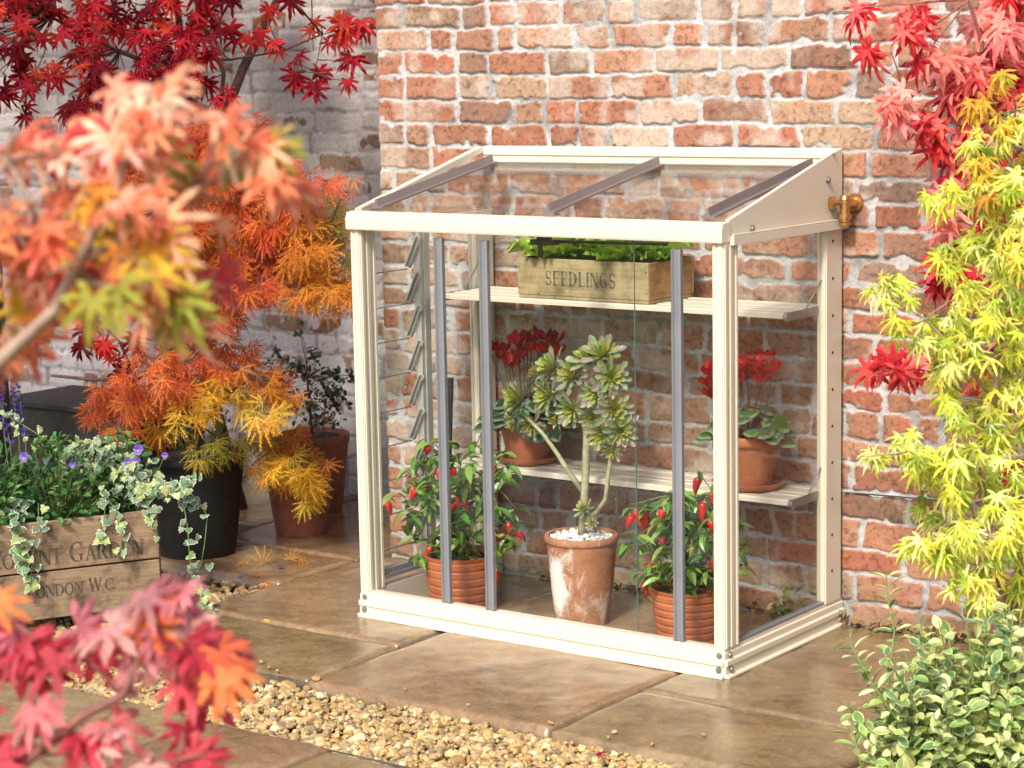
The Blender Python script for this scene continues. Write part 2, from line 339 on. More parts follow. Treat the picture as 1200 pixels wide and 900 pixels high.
# ------------------------------------------------------------------ brick walls
def wall_surface(name,x0,x1,z0,z1,Y,zs,step,seed,painted,depth,xfine=None):
    if xfine: xs=np.concatenate([np.arange(x0,xfine,step),np.arange(xfine,x1,step*2.2)])
    else: xs=np.arange(x0,x1,step)
    zf=1.95
    zz=np.concatenate([np.arange(z0,min(zf,z1),step),np.arange(zf,z1,step*2.2)])
    X,Z=np.meshgrid(xs,zz); r=np.random.RandomState(seed)
    Xw=X+(fbm(X*9,Z*9,seed,4)-.5)*.030+(fbm(X*60,Z*60,seed+5,2)-.5)*.007
    Zw=Z+(fbm(X*2.2,Z*2.2,seed+9,3)-.5)*.022+(fbm(X*12,Z*12,seed+3,3)-.5)*.016+(fbm(X*60,Z*60,seed+7,2)-.5)*.006
    zs=np.array(zs); ci=np.clip(np.searchsorted(zs,Zw)-1,0,len(zs)-2)
    zl=zs[ci]; zh=zs[ci+1]; m=.0042
    dz=np.minimum(Zw-zl,zh-Zw)-m*(.75+.7*_h(ci,ci*0,seed)); 
    maxn=int((x1-x0)/.1)+6; nb=len(zs)
    B=np.full((nb,maxn),1e3); 
    for k in range(nb):
        x=x0-r.uniform(0,.2) ; j=0; ph=r.rand()
        B[k,0]=x0-.5; j=1; x=x0+ (r.choice([.105,.06,.21,.16])) 
        while x<x1+.3 and j<maxn-1:
            B[k,j]=x; j+=1; q=r.rand()
            x+= r.normal(.222,.007) if q<.52 else (r.normal(.108,.006) if q<.85 else r.uniform(.07,.17))
        B[k,j]=x1+.6
    bi=np.zeros(X.shape,np.int64)
    for k in range(nb):
        mk=ci==k
        if mk.any(): bi[mk]=np.searchsorted(B[k],Xw[mk])-1
    bi=np.clip(bi,0,maxn-2)
    xl=B[ci,bi]; xh=B[ci,bi+1]; tilt=(_h(ci,bi,seed+2)-.5)*.12
    dx=np.minimum(Xw-xl+tilt*(Z-zl),xh-Xw-tilt*(Z-zl))-.0062*(.7+.9*_h(ci,bi,seed+4))
    rad=.003+.010*_h(ci,bi,seed+6)
    qx=rad-dx; qz=rad-dz; d=rad-np.hypot(np.maximum(qx,0),np.maximum(qz,0))-np.maximum(0,0); d=np.where((qx<0)&(qz<0),np.minimum(dx,dz),d)
    spall=fbm(X*26,Z*26,seed+12,3); d=d-np.maximum(0,(spall-.60))*.065*(_h(ci,bi,seed+8)>.35)
    mask=sst(-.0008,.0016,d); h=[_h(ci,bi,seed+20+k) for k in range(6)]
    face=fbm(X*45,Z*45,seed+14,3)-.5; broad=fbm(X*14,Z*14,seed+15,3)-.5
    prot=.0065*sst(-.001,.004,d)+(h[0]-.5)*.007*mask+face*.0045*mask+broad*.007*mask
    mort=(fbm(X*70,Z*70,seed+16,3)-.5)*.004*(1-mask)+(fbm(X*8,Z*8,seed+30,2)-.5)*.006*(1-mask)
    H=prot+mort
    if painted: H=H*.75
    pal=np.array([(.37,.185,.125),(.33,.165,.12),(.39,.25,.19),(.36,.265,.195),(.26,.17,.13),(.30,.22,.185),(.40,.215,.15),(.35,.145,.10)])
    pi=(h[1]*7.999).astype(int); pj=(h[2]*7.999).astype(int); mx=sst(.42,.62,fbm(X*16,Z*20,seed+17,4))[...,None]*.55
    C=pal[pi]*(1-mx)+pal[pj]*mx; C=C*np.array((.95,.88,.80)); C=C*(.82+.36*h[3])[...,None]
    sp=sst(.60,.7,fbm(X*90,Z*90,seed+18,3))[...,None]; C=C*(1-.4*sp)
    # lime bloom on the brick faces; bias paints them brighter high up and to the left
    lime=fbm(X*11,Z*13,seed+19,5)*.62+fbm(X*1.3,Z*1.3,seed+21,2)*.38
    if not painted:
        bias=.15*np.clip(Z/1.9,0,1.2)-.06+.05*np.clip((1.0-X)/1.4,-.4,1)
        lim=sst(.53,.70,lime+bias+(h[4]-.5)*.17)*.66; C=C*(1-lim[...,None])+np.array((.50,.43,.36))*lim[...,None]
        edge=sst(.006,.0,d)*(spall>.45); C=C*(1-.6*edge[...,None])+np.array((.47,.46,.45))*.6*edge[...,None]
    M=np.array((.45,.45,.455))*(.72+.46*fbm(X*30,Z*30,seed+22,4))[...,None]
    dirt=sst(.55,.7,fbm(X*6,Z*9,seed+23,4))[...,None]; M=M*(1-.35*dirt)
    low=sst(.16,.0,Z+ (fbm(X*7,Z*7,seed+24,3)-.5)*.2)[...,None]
    C=C*mask[...,None]+M*(1-mask)[...,None]
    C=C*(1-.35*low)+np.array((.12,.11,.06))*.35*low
    if painted:
        bare=((h[5]>.87)*sst(.40,.47,fbm(X*22,Z*26,seed+25,3))*sst(.002,.006,d)+sst(.69,.73,fbm(X*10,Z*12,seed+26,4))*mask*.9).clip(0,1)
        P=np.array((.47,.445,.445))*(.84+.28*fbm(X*9,Z*9,seed+27,4))[...,None]; crk=sst(-.0045,-.006,d)*.0
        seam=sst(.0,-.0035,d)*sst(.45,.55,fbm(X*14,Z*5,seed+28,3)); P=P*(1-.45*seam[...,None])
        C=C*.75*bare[...,None]+P*(1-bare[...,None])
    n=X.shape; idx=np.arange(n[0]*n[1]).reshape(n); q=np.stack([idx[:-1,:-1],idx[:-1,1:],idx[1:,1:],idx[1:,:-1]],-1).reshape(-1,4)
    V=np.stack([X.ravel(),(Y-H).ravel(),Z.ravel()],-1)
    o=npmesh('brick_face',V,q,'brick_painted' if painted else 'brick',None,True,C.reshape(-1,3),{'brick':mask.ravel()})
    root=empty(name,(0,0,0)); o.parent=root
    mb=MB(); mb.box((x0,Y+.004,z0-.1),(x1,Y+depth,z1)); mb.col=None
    c=mb.build('wall_core','wallcore',root); return root
simple('wallcore',(.3,.28,.26),(.42,.4,.37),20,.9,0,.5,.003)
main_z=[-.084,-.006,.07,.153,.225,.312,.391,.468,.539,.625,.689,.764,.845,.912,.985,1.057,1.141,1.215,1.284,1.362,1.433,1.508,1.585,1.658,1.732]+[1.732+.075*k for k in range(1,13)]
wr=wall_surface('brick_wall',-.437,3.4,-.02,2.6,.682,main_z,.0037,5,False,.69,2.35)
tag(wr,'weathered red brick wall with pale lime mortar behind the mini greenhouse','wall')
wl=wall_surface('painted_brick_wall',-4.6,-.40,-.02,2.7,1.40,[-.08+.0765*k for k in range(40)],.0075,77,True,.25)
tag(wl,'brick wall with worn whitish paint in the shade behind the maples','wall')
# ------------------------------------------------------------------ paving
def slab(V,Q,C,x0,x1,y0,y1,seed,base):
    st=.016; nx=max(4,int((x1-x0)/st)); ny=max(4,int((y1-y0)/st)); g=.006
    xs=np.linspace(x0+g,x1-g,nx+1); ys=np.linspace(y0+g,y1-g,ny+1); X,Y=np.meshgrid(xs,ys)
    H=(fbm(X*5,Y*5,seed,4)-.5)*.009+(fbm(X*22,Y*22,seed+1,3)-.5)*.0028+(np.floor(fbm(X*3,Y*3,seed+2,3)*6)/6-.5)*.003
    ed=np.minimum(np.minimum(X-xs[0],xs[-1]-X),np.minimum(Y-ys[0],ys[-1]-Y)); H=H-.0035*sst(.011,0,ed)+(fbm(X*60,Y*60,seed+8,2)-.5)*.0012
    jx=(fbm(Y*14+X*0,Y*0+seed,seed+3,3)-.5)*.010; jy=(fbm(X*14,X*0+seed,seed+4,3)-.5)*.010
    b=sst(.03,0,ed); X2=X+jx*b; Y2=Y+jy*b; n=len(V); top=np.stack([X2,Y2,H],-1); m=(ny+1)*(nx+1)
    idx=np.arange(m).reshape(ny+1,nx+1)+n; q=np.stack([idx[:-1,:-1],idx[:-1,1:],idx[1:,1:],idx[1:,:-1]],-1).reshape(-1,4)
    per=np.concatenate([idx[0,:],idx[1:,-1],idx[-1,-2::-1],idx[-2:0:-1,0]]); P=top.reshape(-1,3)[per-n].copy(); P[:,2]=-.045
    P[:,0]+=(fbm(P[:,1]*30,P[:,0]*30,seed+6,2)-.5)*.01; lo=np.arange(len(per))+n+m
    side=np.stack([per,lo,np.roll(lo,-1),np.roll(per,-1)],-1)
    V=np.concatenate([V,top.reshape(-1,3),P]); Q=np.concatenate([Q,q,side])
    cc=np.tile(np.array(base),(m,1)); ce=np.tile(np.array((.16,.125,.06)),(len(per),1)); C=np.concatenate([C,cc,ce]); return V,Q,C
V=np.zeros((0,3));Q=np.zeros((0,4),int);C=np.zeros((0,3))
tan=[(.225,.162,.090),(.25,.180,.104),(.215,.160,.092),(.235,.162,.092),(.26,.192,.115),(.225,.152,.088)]
sl_=[(-.49,.315,-.60,-.20),(-.49,.298,-.20,.56),(-.49,.298,.56,.675),(.315,1.11,-.61,.12),(.298,1.11,.12,.675),(1.11,1.86,-.62,-.20),(1.11,2.0,-.20,.675),(2.0,2.9,-.2,.675),(1.86,2.9,-.62,-.2),
 (-1.30,-.49,.18,.565),(-2.1,-1.30,.18,.8),(-1.15,-.49,.565,1.39),(-1.9,-1.15,.8,1.39),(-3.0,-1.9,.8,1.39),(-3.2,-2.1,.1,.8),
 (-1.2,-.42,-1.55,-.99),(-.42,.345,-1.55,-.985),(.345,.75,-1.6,-1.0),(.75,1.5,-1.55,-1.02),(1.5,2.4,-1.6,-1.02),(-1.9,-1.2,-1.55,-.99),
 (-1.4,-.3,-2.2,-1.55),(-.3,.6,-2.25,-1.58),(.6,1.5,-2.2,-1.6),(1.5,2.6,-2.3,-1.6),(-.4,.9,-3.3,-2.25),(.9,2.2,-3.3,-2.3),(2.4,3.4,-1.6,-1.02),(2.6,4.2,-2.6,-1.6),(2.2,4.2,-3.3,-2.6)]
for i,(a,b,c,d) in enumerate(sl_):
    V,Q,C=slab(V,Q,C,a,b,c,d,i*31+3,vary(tan[i%6],.06))
o=npmesh('paving',V,Q,'sandstone',None,True,C); tag(o,'wet honey-coloured sandstone paving slabs','paving',kind='structure'); 
mb=MB()
for a,b,c,d in((-.485,2.88,-.595,.67),(-3.1,-.45,.19,1.385),(-1.85,4.1,-3.2,-1.0)): mb.box((a,c,-.05),(b,d,-.009))
o=mb.build('paving_joints','joint'); tag(o,'dark mossy joints between the paving slabs','paving',kind='structure')
# ------------------------------------------------------------------ gravel
import bmesh
bm=bmesh.new(); bmesh.ops.create_icosphere(bm,subdivisions=1,radius=1); I1V=np.array([v.co for v in bm.verts]); I1F=np.array([[v.index for v in f.verts] for f in bm.faces]); bm.free()
bm=bmesh.new(); bmesh.ops.create_icosphere(bm,subdivisions=2,radius=1); I2V=np.array([v.co for v in bm.verts]); I2F=np.array([[v.index for v in f.verts] for f in bm.faces]); bm.free()
def stones(name,pts,pal,mat,smin,smax,parent=None,loc=(0,0,0),hi=False):
    VV=[];FF=[];CC=[];n=0
    for p in pts:
        s=NR.uniform(smin,smax)*(1.0 if NR.rand()<.85 else 1.45)*(p[3] if len(p)>3 else 1); b,f=(I2V,I2F)
        A=NR.randn(3,3); Qm,_=np.linalg.qr(A); v=b.copy()
        # angular: clip against random planes
        for k in range(6):
            nn=NR.randn(3); nn/=np.linalg.norm(nn); c=NR.uniform(.45,.8); t=v@nn-c; v=v-np.maximum(t,0)[:,None]*nn
        v=v*NR.uniform(.6,1.15,3); v=(v@Qm)*s; v[:,2]*=.8
        VV.append(v+np.array(p[:3])); FF.append(f+n); n+=len(v); c=np.array(pal[NR.randint(len(pal))])*NR.uniform(.7,1.25); CC.append(np.tile(c,(len(v),1)))
    return npmesh(name,np.concatenate(VV)-np.array(loc),np.concatenate(FF),mat,parent,False,np.concatenate(CC))
pts=[]
for k in range(7600):
    x=NR.uniform(-.6,2.7); y=NR.uniform(-1.0,-.61); pts.append((x,y,-.032+NR.uniform(-.012,.012)))
for k in range(2600): pts.append((NR.uniform(-.6,2.2),NR.uniform(-1.0,-.61),-.026+NR.uniform(-.006,.010),.45))
for k in range(34): pts.append((NR.uniform(-.4,1.9),-.60+abs(NR.randn())*.035,.006,.6) if k%2 else (NR.uniform(-.4,1.9),-1.0-abs(NR.randn())*.04,.006,.6))
for k in range(3600): pts.append((NR.uniform(-1.75,-.49),NR.uniform(-1.0,.18),-.034+NR.uniform(-.012,.010)))
gp=[(.48,.33,.14),(.42,.285,.11),(.53,.39,.19),(.36,.245,.11),(.50,.35,.16),(.34,.24,.12),(.57,.47,.29),(.27,.21,.13),(.44,.27,.12)]
o=stones('gravel',pts,gp,'gravelmat',.0085,.017); tag(o,'golden angular gravel strip along the paving edge','gravel',kind='stuff')
# ------------------------------------------------------------------ mini greenhouse
Wd,Dp=1.25,.655
GH=empty('mini_greenhouse',(0,0,0),'cream metal framed lean-to mini greenhouse with glass front and sloping glass roof','greenhouse')
def part(mb,name,mat,parent=GH,bevel=0,**k): return mb.build(name,mat,parent,bevel=bevel,**k)
# base rails (profile out,z)
prof=[(.014,0),(.014,.005),(.004,.009),(.003,.030),(.008,.034),(.008,.046),(.001,.050),(.001,.066),(-.003,.070),(-.003,.078),(-.034,.078),(-.034,.0)]
mb=MB(); mb.prism([(-o_,z) for o_,z in prof],0,.001,Wd-.001); fr=part(mb,'base_rail','cream')
mb=MB(); mb.prism([(Wd+o_,z) for o_,z in prof],1,-.0005,Dp+.012); br=part(mb,'base_rail','cream')
mb=MB(); mb.prism([(-o_,z) for o_,z in prof],1,-.0005,Dp+.012); bl=part(mb,'base_rail','cream')
def bolt(p,ax,parent,r=.0065):
    m=MB(); d=Vector((0,0,0)); d[ax[0]]=ax[1]; p=Vector(p)
    m.tube([p-d*.004,p+d*.002],r*1.25,16); m.tube([p+d*.002,p+d*.0055],[r,r*.75],12); m.build('bolt','steel',parent,smooth=40)
for x in(.018,Wd-.016):
    for z in(.022,.06): bolt((x,-.0065 if z<.04 else -.002,z),(1,-1),fr)
for z in(.022,.06): bolt((Wd+(.0065 if z<.04 else .002),.022,z),(0,1),br)
bolt((Wd+.008,Dp-.02,.04),(0,1),br)
# corner posts: fluted tube
def post(x0,x1,y0,y1,z0,z1,holes=None):
    m=MB(); m.box((x0,y0,z0),(x1,y1,z1)); 
    w=x1-x0; m.box((x0+w*.12,y0-.0035,z0),(x0+w*.34,y0+.001,z1-.001)); m.box((x1-w*.40,y0-.0035,z0),(x1-w*.10,y0+.001,z1-.001))
    d=y1-y0
    for a,b in((.06,.22),(.42,.62),(.84,.98)):
        m.box((x1-.001,y0+d*a,z0),(x1+.0028,y0+d*b,z1-.001)) if holes is None else None
    o=part(m,'corner_post','cream',bevel=.0012)
    if holes:
        for z in holes:
            h=MB(); h.tube([(x1-.002,(y0+y1)/2-.01,z),(x1+.0012,(y0+y1)/2-.01,z)],.0042,12); h.build('screw_hole','hole',o)
    return o
post(0,.034,.002,.072,.078,1.152); post(Wd-.034,Wd,.002,.072,.078,1.152)
hz=[.17+.1045*k for k in range(10)]
post(0,.03,.565,Dp,.078,1.142,hz); post(Wd-.03,Wd,.565,Dp,.078,1.142,hz)
# eaves rail and side rails
ep=[(-.012,1.150),(-.014,1.156),(-.014,1.186),(-.010,1.190),(-.010,1.199),(.012,1.203),(.03,1.203),(.03,1.152)]
mb=MB(); mb.prism(ep,0,-.004,Wd+.004); ev=part(mb,'eaves_rail','cream',bevel=.001)
for x0,x1,sx in((Wd-.02,Wd+.014,1),(-.014,.02,-1)):
    mb=MB(); mb.box((x0,.031,1.142),(x1,Dp+.014,1.166)); mb.box((x0 if sx<0 else x1-.006,.031,1.166),(x0+.006 if sx<0 else x1,Dp+.010,1.171)); part(mb,'side_rail','cream',bevel=.0012)
    xa,xb=(Wd-.012,Wd) if sx>0 else (0,.012)
    mb=MB(); mb.prism([(.031,1.166),(Dp,1.166),(Dp,1.366),(Dp-.05,1.356),(.031,1.207)],0,xa,xb); g=part(mb,'gable_panel','cream',bevel=.001)
    xx=xb if sx>0 else xa
    if sx<0:
        g.data.materials[0]=MAT['glass']; g.name='gable_glass'
        m=MB(); yy=[.031,Dp-.03]; za=[1.207,1.362]; m.add([(x_,y,z+dz) for x_ in(-.004,.020) for y,z in zip(yy,za) for dz in(-.016,.002)],[(0,1,3,2),(4,6,7,5),(0,4,5,1),(2,3,7,6),(1,5,7,3),(0,2,6,4)]); g=part(m,'gable_edge','cream')
        continue
    for y,z in((.567,1.282),(.145,1.178),(.60,1.352)): bolt((xx+.003*sx,y,z),(0,sx),g,.0075 if z<1.3 else .003)
# ridge rail
rp=[(Dp-.028,1.318),(Dp-.022,1.320),(Dp-.022,1.336),(Dp-.027,1.339),(Dp-.027,1.350),(Dp-.018,1.364),(Dp,1.366),(Dp,1.312)]
mb=MB(); mb.prism(rp,0,.0125,Wd-.0125); part(mb,'ridge_rail','cream',bevel=.0008)
mb=MB(); mb.box((.031,Dp-.022,.90),(Wd-.031,Dp-.004,.90+.0)) if 0 else None
zr=lambda y:1.205+(1.320-1.205)/(Dp-.03)*y
def slope_bar(x,y0,y1):
    m=MB(); d=.0; 
    pr_=[(-.021,.001),(-.021,.005),(-.006,.006),(-.005,.026),(.002,.028),(.006,.007),(.021,.006),(.021,.001)]
    vs=[];n=len(pr_)
    for y in(y0,y1):
        for px,pz in pr_: vs.append((x+px,y,zr(y)+pz+.004))
    m.add(vs,[tuple(range(n)),tuple(range(2*n-1,n-1,-1))]+[((i+1)%n,i,n+i,n+(i+1)%n) for i in range(n)])
    # underside cap
    m.box((0,0,0),(.0001,.0001,.0001)) if 0 else None
    part(m,'glazing_bar','bronze_bar')
for x in(.092,.695,1.197): slope_bar(x,.012,.575)
def pane_slope(x0,x1,name):
    m=MB(); y0,y1=.012,Dp-.03; vs=[]
    for y in(y0,y1):
        for x in(x0,x1):
            for dz in(0,.004): vs.append((x,y,zr(y)+dz-.001))
    m.add(vs,[(0,2,3,1),(4,5,7,6),(0,1,5,4),(2,6,7,3),(0,4,6,2),(1,3,7,5)]); part(m,name,'glass')
pane_slope(.014,.694,'roof_glass'); pane_slope(.696,Wd-.014,'roof_glass')
# front glass: fixed and sliding panes
for x0,x1,y in((.036,.475,.020),(.46,.956,.032),(.94,Wd-.036,.020)):
    m=MB(); m.box((x0,y,.079),(x1,y+.004,1.149)); g=part(m,'front_glass','glass')
m=MB(); m.box((.9562,.0318,.08),(.9572,.0362,1.148)); part(m,'glass_edge','glass_edge')
def mull(x,y,z0,z1):
    m=MB(); m.prism([(x-.015,y),(x-.015,y-.014),(x-.009,y-.016),(x-.006,y-.010),(x+.005,y-.010),(x+.008,y-.016),(x+.015,y-.014),(x+.015,y)],2,z0,z1); part(m,'glazing_bar','gunmetal',bevel=.0006)
mull(.318,.018,.082,1.134); mull(.476,.018,.080,1.132); mull(1.104,.018,.080,1.128)
# right side glass with dark sill gasket
m=MB(); m.box((Wd-.02,.072,.079),(Wd-.016,.566,1.141)); part(m,'side_glass','glass')
m=MB(); m.box((Wd-.026,.073,.079),(Wd-.004,.566,.087)); part(m,'sill_gasket','gunmetal',bevel=.001)
# left louvre window
lv=MB(); lv.box((.006,.285,.09),(.030,.300,1.141)); lv.box((.004,.3005,.09),(.034,.327,1.141)); lv.box((.010,.3275,.09),(.026,.334,1.141))
LV=part(lv,'louvre_frame','aluminium',bevel=.001)
lv=MB(); lv.box((.004,.073,.112),(.03,.284,.128)); lv.box((.0,.073,.10),(.036,.284,.1115)); lv.build('sill','gunmetal',LV,bevel=.001)
lv=MB(); lv.box((.008,.073,.13),(.026,.080,1.141)); lv.build('jamb','aluminium',LV,bevel=.001)
m=MB(); m.box((.015,.335,.079),(.019,.566,1.141)); part(m,'side_glass','glass')
for k in range(9):
    z=1.062-k*.105; t=R(25)
    M=Matrix.Translation((.012,0,z))@Matrix.Rotation(t,4,'Y')
    b=MB(); b.box((-.002,.082,-.056),(.002,.281,.056),M); bl_=b.build('louvre_blade','glass',LV)
    b=MB(); b.box((-.006,.2815,-.052),(.005,.2845,.052),M); b.box((-.010,.270,-.052),(-.006,.2845,.050),M); b.box((.004,.270,-.050),(.007,.2845,.04),M); 
    b.tube([(.012,.2845,z),(.012,.2995,z)],.009,12); b.build('blade_clip','aluminium',LV,bevel=.0006)
    b=MB(); b.box((-.0022,.083,-.0575),(.0022,.28,-.0563),M); b.build('blade_edge','glass_edge',LV)
# shelves on folding brackets
def shelf(z,y0,x0,x1,nsl,wirez):
    y1=.628; w=(y1-y0)/nsl; m=MB()
    for k in range(nsl):
        a=y0+k*w; b=a+w-.006
        m.prism([(a,z-.016),(a,z-.003),(a+.003,z),(a+w*.3,z),(a+w*.34,z-.0025),(a+w*.62,z-.0025),(a+w*.66,z),(b-.003,z),(b,z-.003),(b,z-.010),(a+.004,z-.010),(a+.004,z-.016)],0,x0,x1)
    s=part(m,'shelf','cream')
    for x in(x0-.004,x1+.002):
        b=MB(); b.box((x,y0-.004,z-.023),(x+.003,y1+.012,z+.001)); b.box((x-.004 if x>.5 else x+.003,y0+.004,z-.0225),(x if x>.5 else x+.008,y1+.004,z-.0195)); b.tube([(x-.003,y0+.002,z-.011),(x+.008,y0+.002,z-.011)],.014,16); b.tube([(x-.003,y1-.02,z-.012),(x+.007,y1-.02,z-.012)],.006,12)
        b.build('bracket','steel',s,bevel=.0005)
        b=MB(); xe=Wd-.014 if x>.5 else .034
        b.tube([(x+.001,y0+(y1-y0)*.42,z-.006),(xe,.600,z+wirez)],.0022,8); b.tube([(xe-.004,.600,z+wirez),(xe+.006,.600,z+wirez)],.0042,8); b.build('stay_wire','steel',s,smooth=True)
shelf(.930,.375,.045,1.222,3,.105); shelf(.405,.405,.045,1.222,2,.105)
# roof vent stay bar under the eaves
m=MB(); m.tube([(.63,.10,1.128),(1.02,.10,1.133)],.005,8); m.box((.58,.085,1.118),(.66,.115,1.133)); m.box((.600,.095,1.082),(.612,.105,1.118)); m.box((.60,.09,1.133),(.64,.11,1.142)); part(m,'vent_stay','dark_metal',bevel=.001)
# ------------------------------------------------------------------ brass tap on the wall
P0=Vector((1.282,.66,1.215)); tp=empty('garden_tap',P0,'old brass garden tap on the brick wall beside the gable end','tap')
m=MB(); m.tube([(0,.012,.0),(0,-.06,.0)],[.017,.012],16); m.tube([(0,.010,0),(0,.0,0)],[.026,.024],16); m.tube([(0,-.05,.018),(0,-.05,-.05)],[.0145,.0145],16); m.tube([(0,-.05,-.03),(0,-.05,-.042)],.018,16); m.tube([(0,-.05,-.052),(0,-.05,-.060)],.016,16); m.tube([(0,-.05,.022),(0,-.05,.012)],[.012,.017],16); b=m.build('tap_body','brass',tp,smooth=40)
m=MB(); a=Vector((0,-.05,.002)); d=Vector((-.55,-.75,.03)).normalized(); m.tube([a,a+d*.03],.0075,12); m.tube([a+d*.028,a+d*.032,a+d*.046,a+d*.05],[.010,.0175,.0175,.009],14); m.build('handle','brass',tp,smooth=40)
# thin dark line drawn along a mortar joint of the wall
m=MB(); pp=[on(990,577,1,.668),on(1040,581,1,.668),on(1095,586,1,.668),on(1170,590,1,.668),on(1300,598,1,.668)]; m.tube(pp,.0022,6); o=m.build('wire','wire'); tag(o,'thin dark line running along a mortar joint right of the greenhouse','wire')
# ------------------------------------------------------------------ lettering (drawn strokes)
def ring(cx,cy,rx,ry,wx,wy,a0,a1,n=20):
    q=[]
    for i in range(n):
        t0=R(a0+(a1-a0)*i/n); t1=R(a0+(a1-a0)*(i+1)/n)
        O=lambda t:(cx+rx*math.cos(t),cy+ry*math.sin(t)); I=lambda t:(cx+(rx-wx)*math.cos(t),cy+(ry-wy)*math.sin(t))
        q.append([I(t0),O(t0),O(t1),I(t1)])
    return q
def rc(x0,y0,x1,y1): return [[(x0,y0),(x1,y0),(x1,y1),(x0,y1)]]
def dg(x0,y0,x1,y1,w): return [[(x0-w/2,y0),(x0+w/2,y0),(x1+w/2,y1),(x1-w/2,y1)]]
TK,TN=.17,.07
def glyph(c):
    st=lambda x:rc(x,0,x+TK,1)+rc(x-.06,0,x+TK+.06,.055)+rc(x-.06,.945,x+TK+.06,1)
    if c=='E': return st(.06)+rc(.2,.93,.6,1)+rc(.2,0,.64,.07)+rc(.2,.47,.48,.54)+rc(.55,.78,.6,.95)+rc(.59,.05,.64,.24)+rc(.45,.4,.49,.6),.7
    if c=='L': return st(.06)+rc(.2,0,.62,.07)+rc(.57,.05,.62,.26),.66
    if c=='I': return st(.06),.29
    if c=='N': return rc(.08,0,.15,1)+rc(0,0,.23,.055)+rc(0,.945,.2,1)+dg(.18,1,.66,0,.19)+rc(.66,0,.73,1)+rc(.58,.945,.81,1),.83
    if c=='D': return st(.06)+ring(.3,.5,.46,.5,TK,TN,-90,90)+rc(.2,.93,.31,1)+rc(.2,0,.31,.07),.84
    if c=='O': return ring(.4,.5,.4,.51,TK,TN,0,360,30),.84
    if c=='C': return ring(.42,.5,.42,.51,TK,TN,48,312,26)+rc(.66,.68,.71,.98)+rc(.66,.04,.7,.2),.76
    if c=='G': return ring(.40,.5,.40,.51,TK,TN,62,285,26)+rc(.58,.72,.63,1)+rc(.53,.04,.64,.36)+rc(.44,.33,.73,.385),.82
    if c=='S': return ring(.3,.73,.27,.28,.12,.08,20,250,16)+ring(.3,.27,.28,.28,.13,.08,-160,70,16)+dg(.2,.56,.36,.44,.3)+rc(.5,.72,.55,1)+rc(.03,0,.08,.28),.64
    if c=='T': return rc(.26,0,.43,1)+rc(.18,0,.51,.055)+rc(0,.93,.69,1)+rc(0,.74,.045,1)+rc(.645,.74,.69,1),.73
    if c=='V': return dg(.13,1,.4,0,.18)+dg(.66,1,.4,0,.07)+rc(0,.945,.27,1)+rc(.56,.945,.78,1),.8
    if c=='W': return dg(.12,1,.32,0,.16)+dg(.5,1,.32,0,.07)+dg(.5,1,.7,0,.16)+dg(.9,1,.7,0,.07)+rc(0,.945,.25,1)+rc(.8,.945,1.0,1),1.04
    if c=='A': return dg(.36,1,.13,0,.07)+dg(.36,1,.62,0,.18)+rc(.2,.3,.55,.36)+rc(.02,0,.24,.055)+rc(.48,0,.76,.055),.78
    if c=='R': return st(.06)+ring(.3,.74,.32,.26,.15,TN,-90,90,14)+rc(.2,.93,.31,1)+rc(.2,.48,.31,.55)+dg(.36,.5,.62,0,.17)+rc(.54,0,.76,.055),.78
    if c=='.': return rc(.02,0,.14,.13),.22
    if c=='K': return st(.06)+dg(.62,1,.26,.45,.07)+dg(.36,.55,.64,0,.17),.76
    return [],.4
def text(s,org,ux,uz,h,nrm,name,mat,parent,sp=1.0,big=1.0,cut=None):
    m=MB(); x=0; org=Vector(org);ux=Vector(ux);uz=Vector(uz);nrm=Vector(nrm)
    for w_i,c in enumerate(s):
        k=big if (w_i==0 or s[w_i-1]==' ') else 1
        polys,adv=glyph(c)
        for j,p in enumerate(polys):
            a=[org+ux*((x+q[0]*k)*h)+uz*(q[1]*k*h)+nrm*(.0006+.00003*(j%7)) for q in p]; m.add(a,[tuple(range(4))])
        x+=adv*k*sp+.07
    return m.build(name,mat,parent,fix=False)
def stencilmat():
    m,nt,o=newmat('stencil'); p=nd(nt,'ShaderNodeBsdfPrincipled',Roughness=.85); p.inputs['Base Color'].default_value=(.06,.06,.055,1)
    t=nt.nodes.new('ShaderNodeBsdfTransparent'); x=nt.nodes.new('ShaderNodeMixShader')
    f=ramp(nt,noise(nt,95,5,.75),[(.40,(.95,)*3),(.62,(.12,)*3)]); nt.links.new(f,x.inputs[0]); nt.links.new(t.outputs[0],x.inputs[1]); nt.links.new(p.outputs[0],x.inputs[2]); nt.links.new(x.outputs[0],o.inputs[0])
stencilmat()
# ------------------------------------------------------------------ seedling crate on the top shelf
cx0,cx1,cy0,cy1,cz=.325,.782,.378,.628,.9315
CR=empty('seedling_crate',(cx0,cy0,cz),'worn wooden crate stencilled SEEDLINGS holding lettuces on the upper shelf','crate')
h=.118; L=cx1-cx0; D=cy1-cy0
def pl(a,b,name,mat,par,bev=.0015):
    m=MB(); m.box(a,b); return m.build(name,mat,par,bevel=bev)
fb=pl((0,0,.010),(L,.012,h),'front_board','wood_seed',CR); pl((0,D-.012,.010),(L,D,h),'back_board','wood_seed',CR)
pl((0,.0125,.010),(.013,D-.0125,h),'end_board','wood_seed_end',CR); pl((L-.013,.0125,.010),(L,D-.0125,h-.002),'end_board','wood_seed_end',CR)
pl((.002,.002,0),(L-.002,D-.002,.0095),'bottom_board','wood_seed',CR); m=MB(); m.box((.0135,.0125,.0098),(L-.0135,D-.0125,h-.022)); m.build('compost','soil',CR)
text('SEEDLINGS',(.100,0,.040),(.86,0,0),(0,0,1),.043,(0,-1,0),'lettering','stencil',fb,1.0)
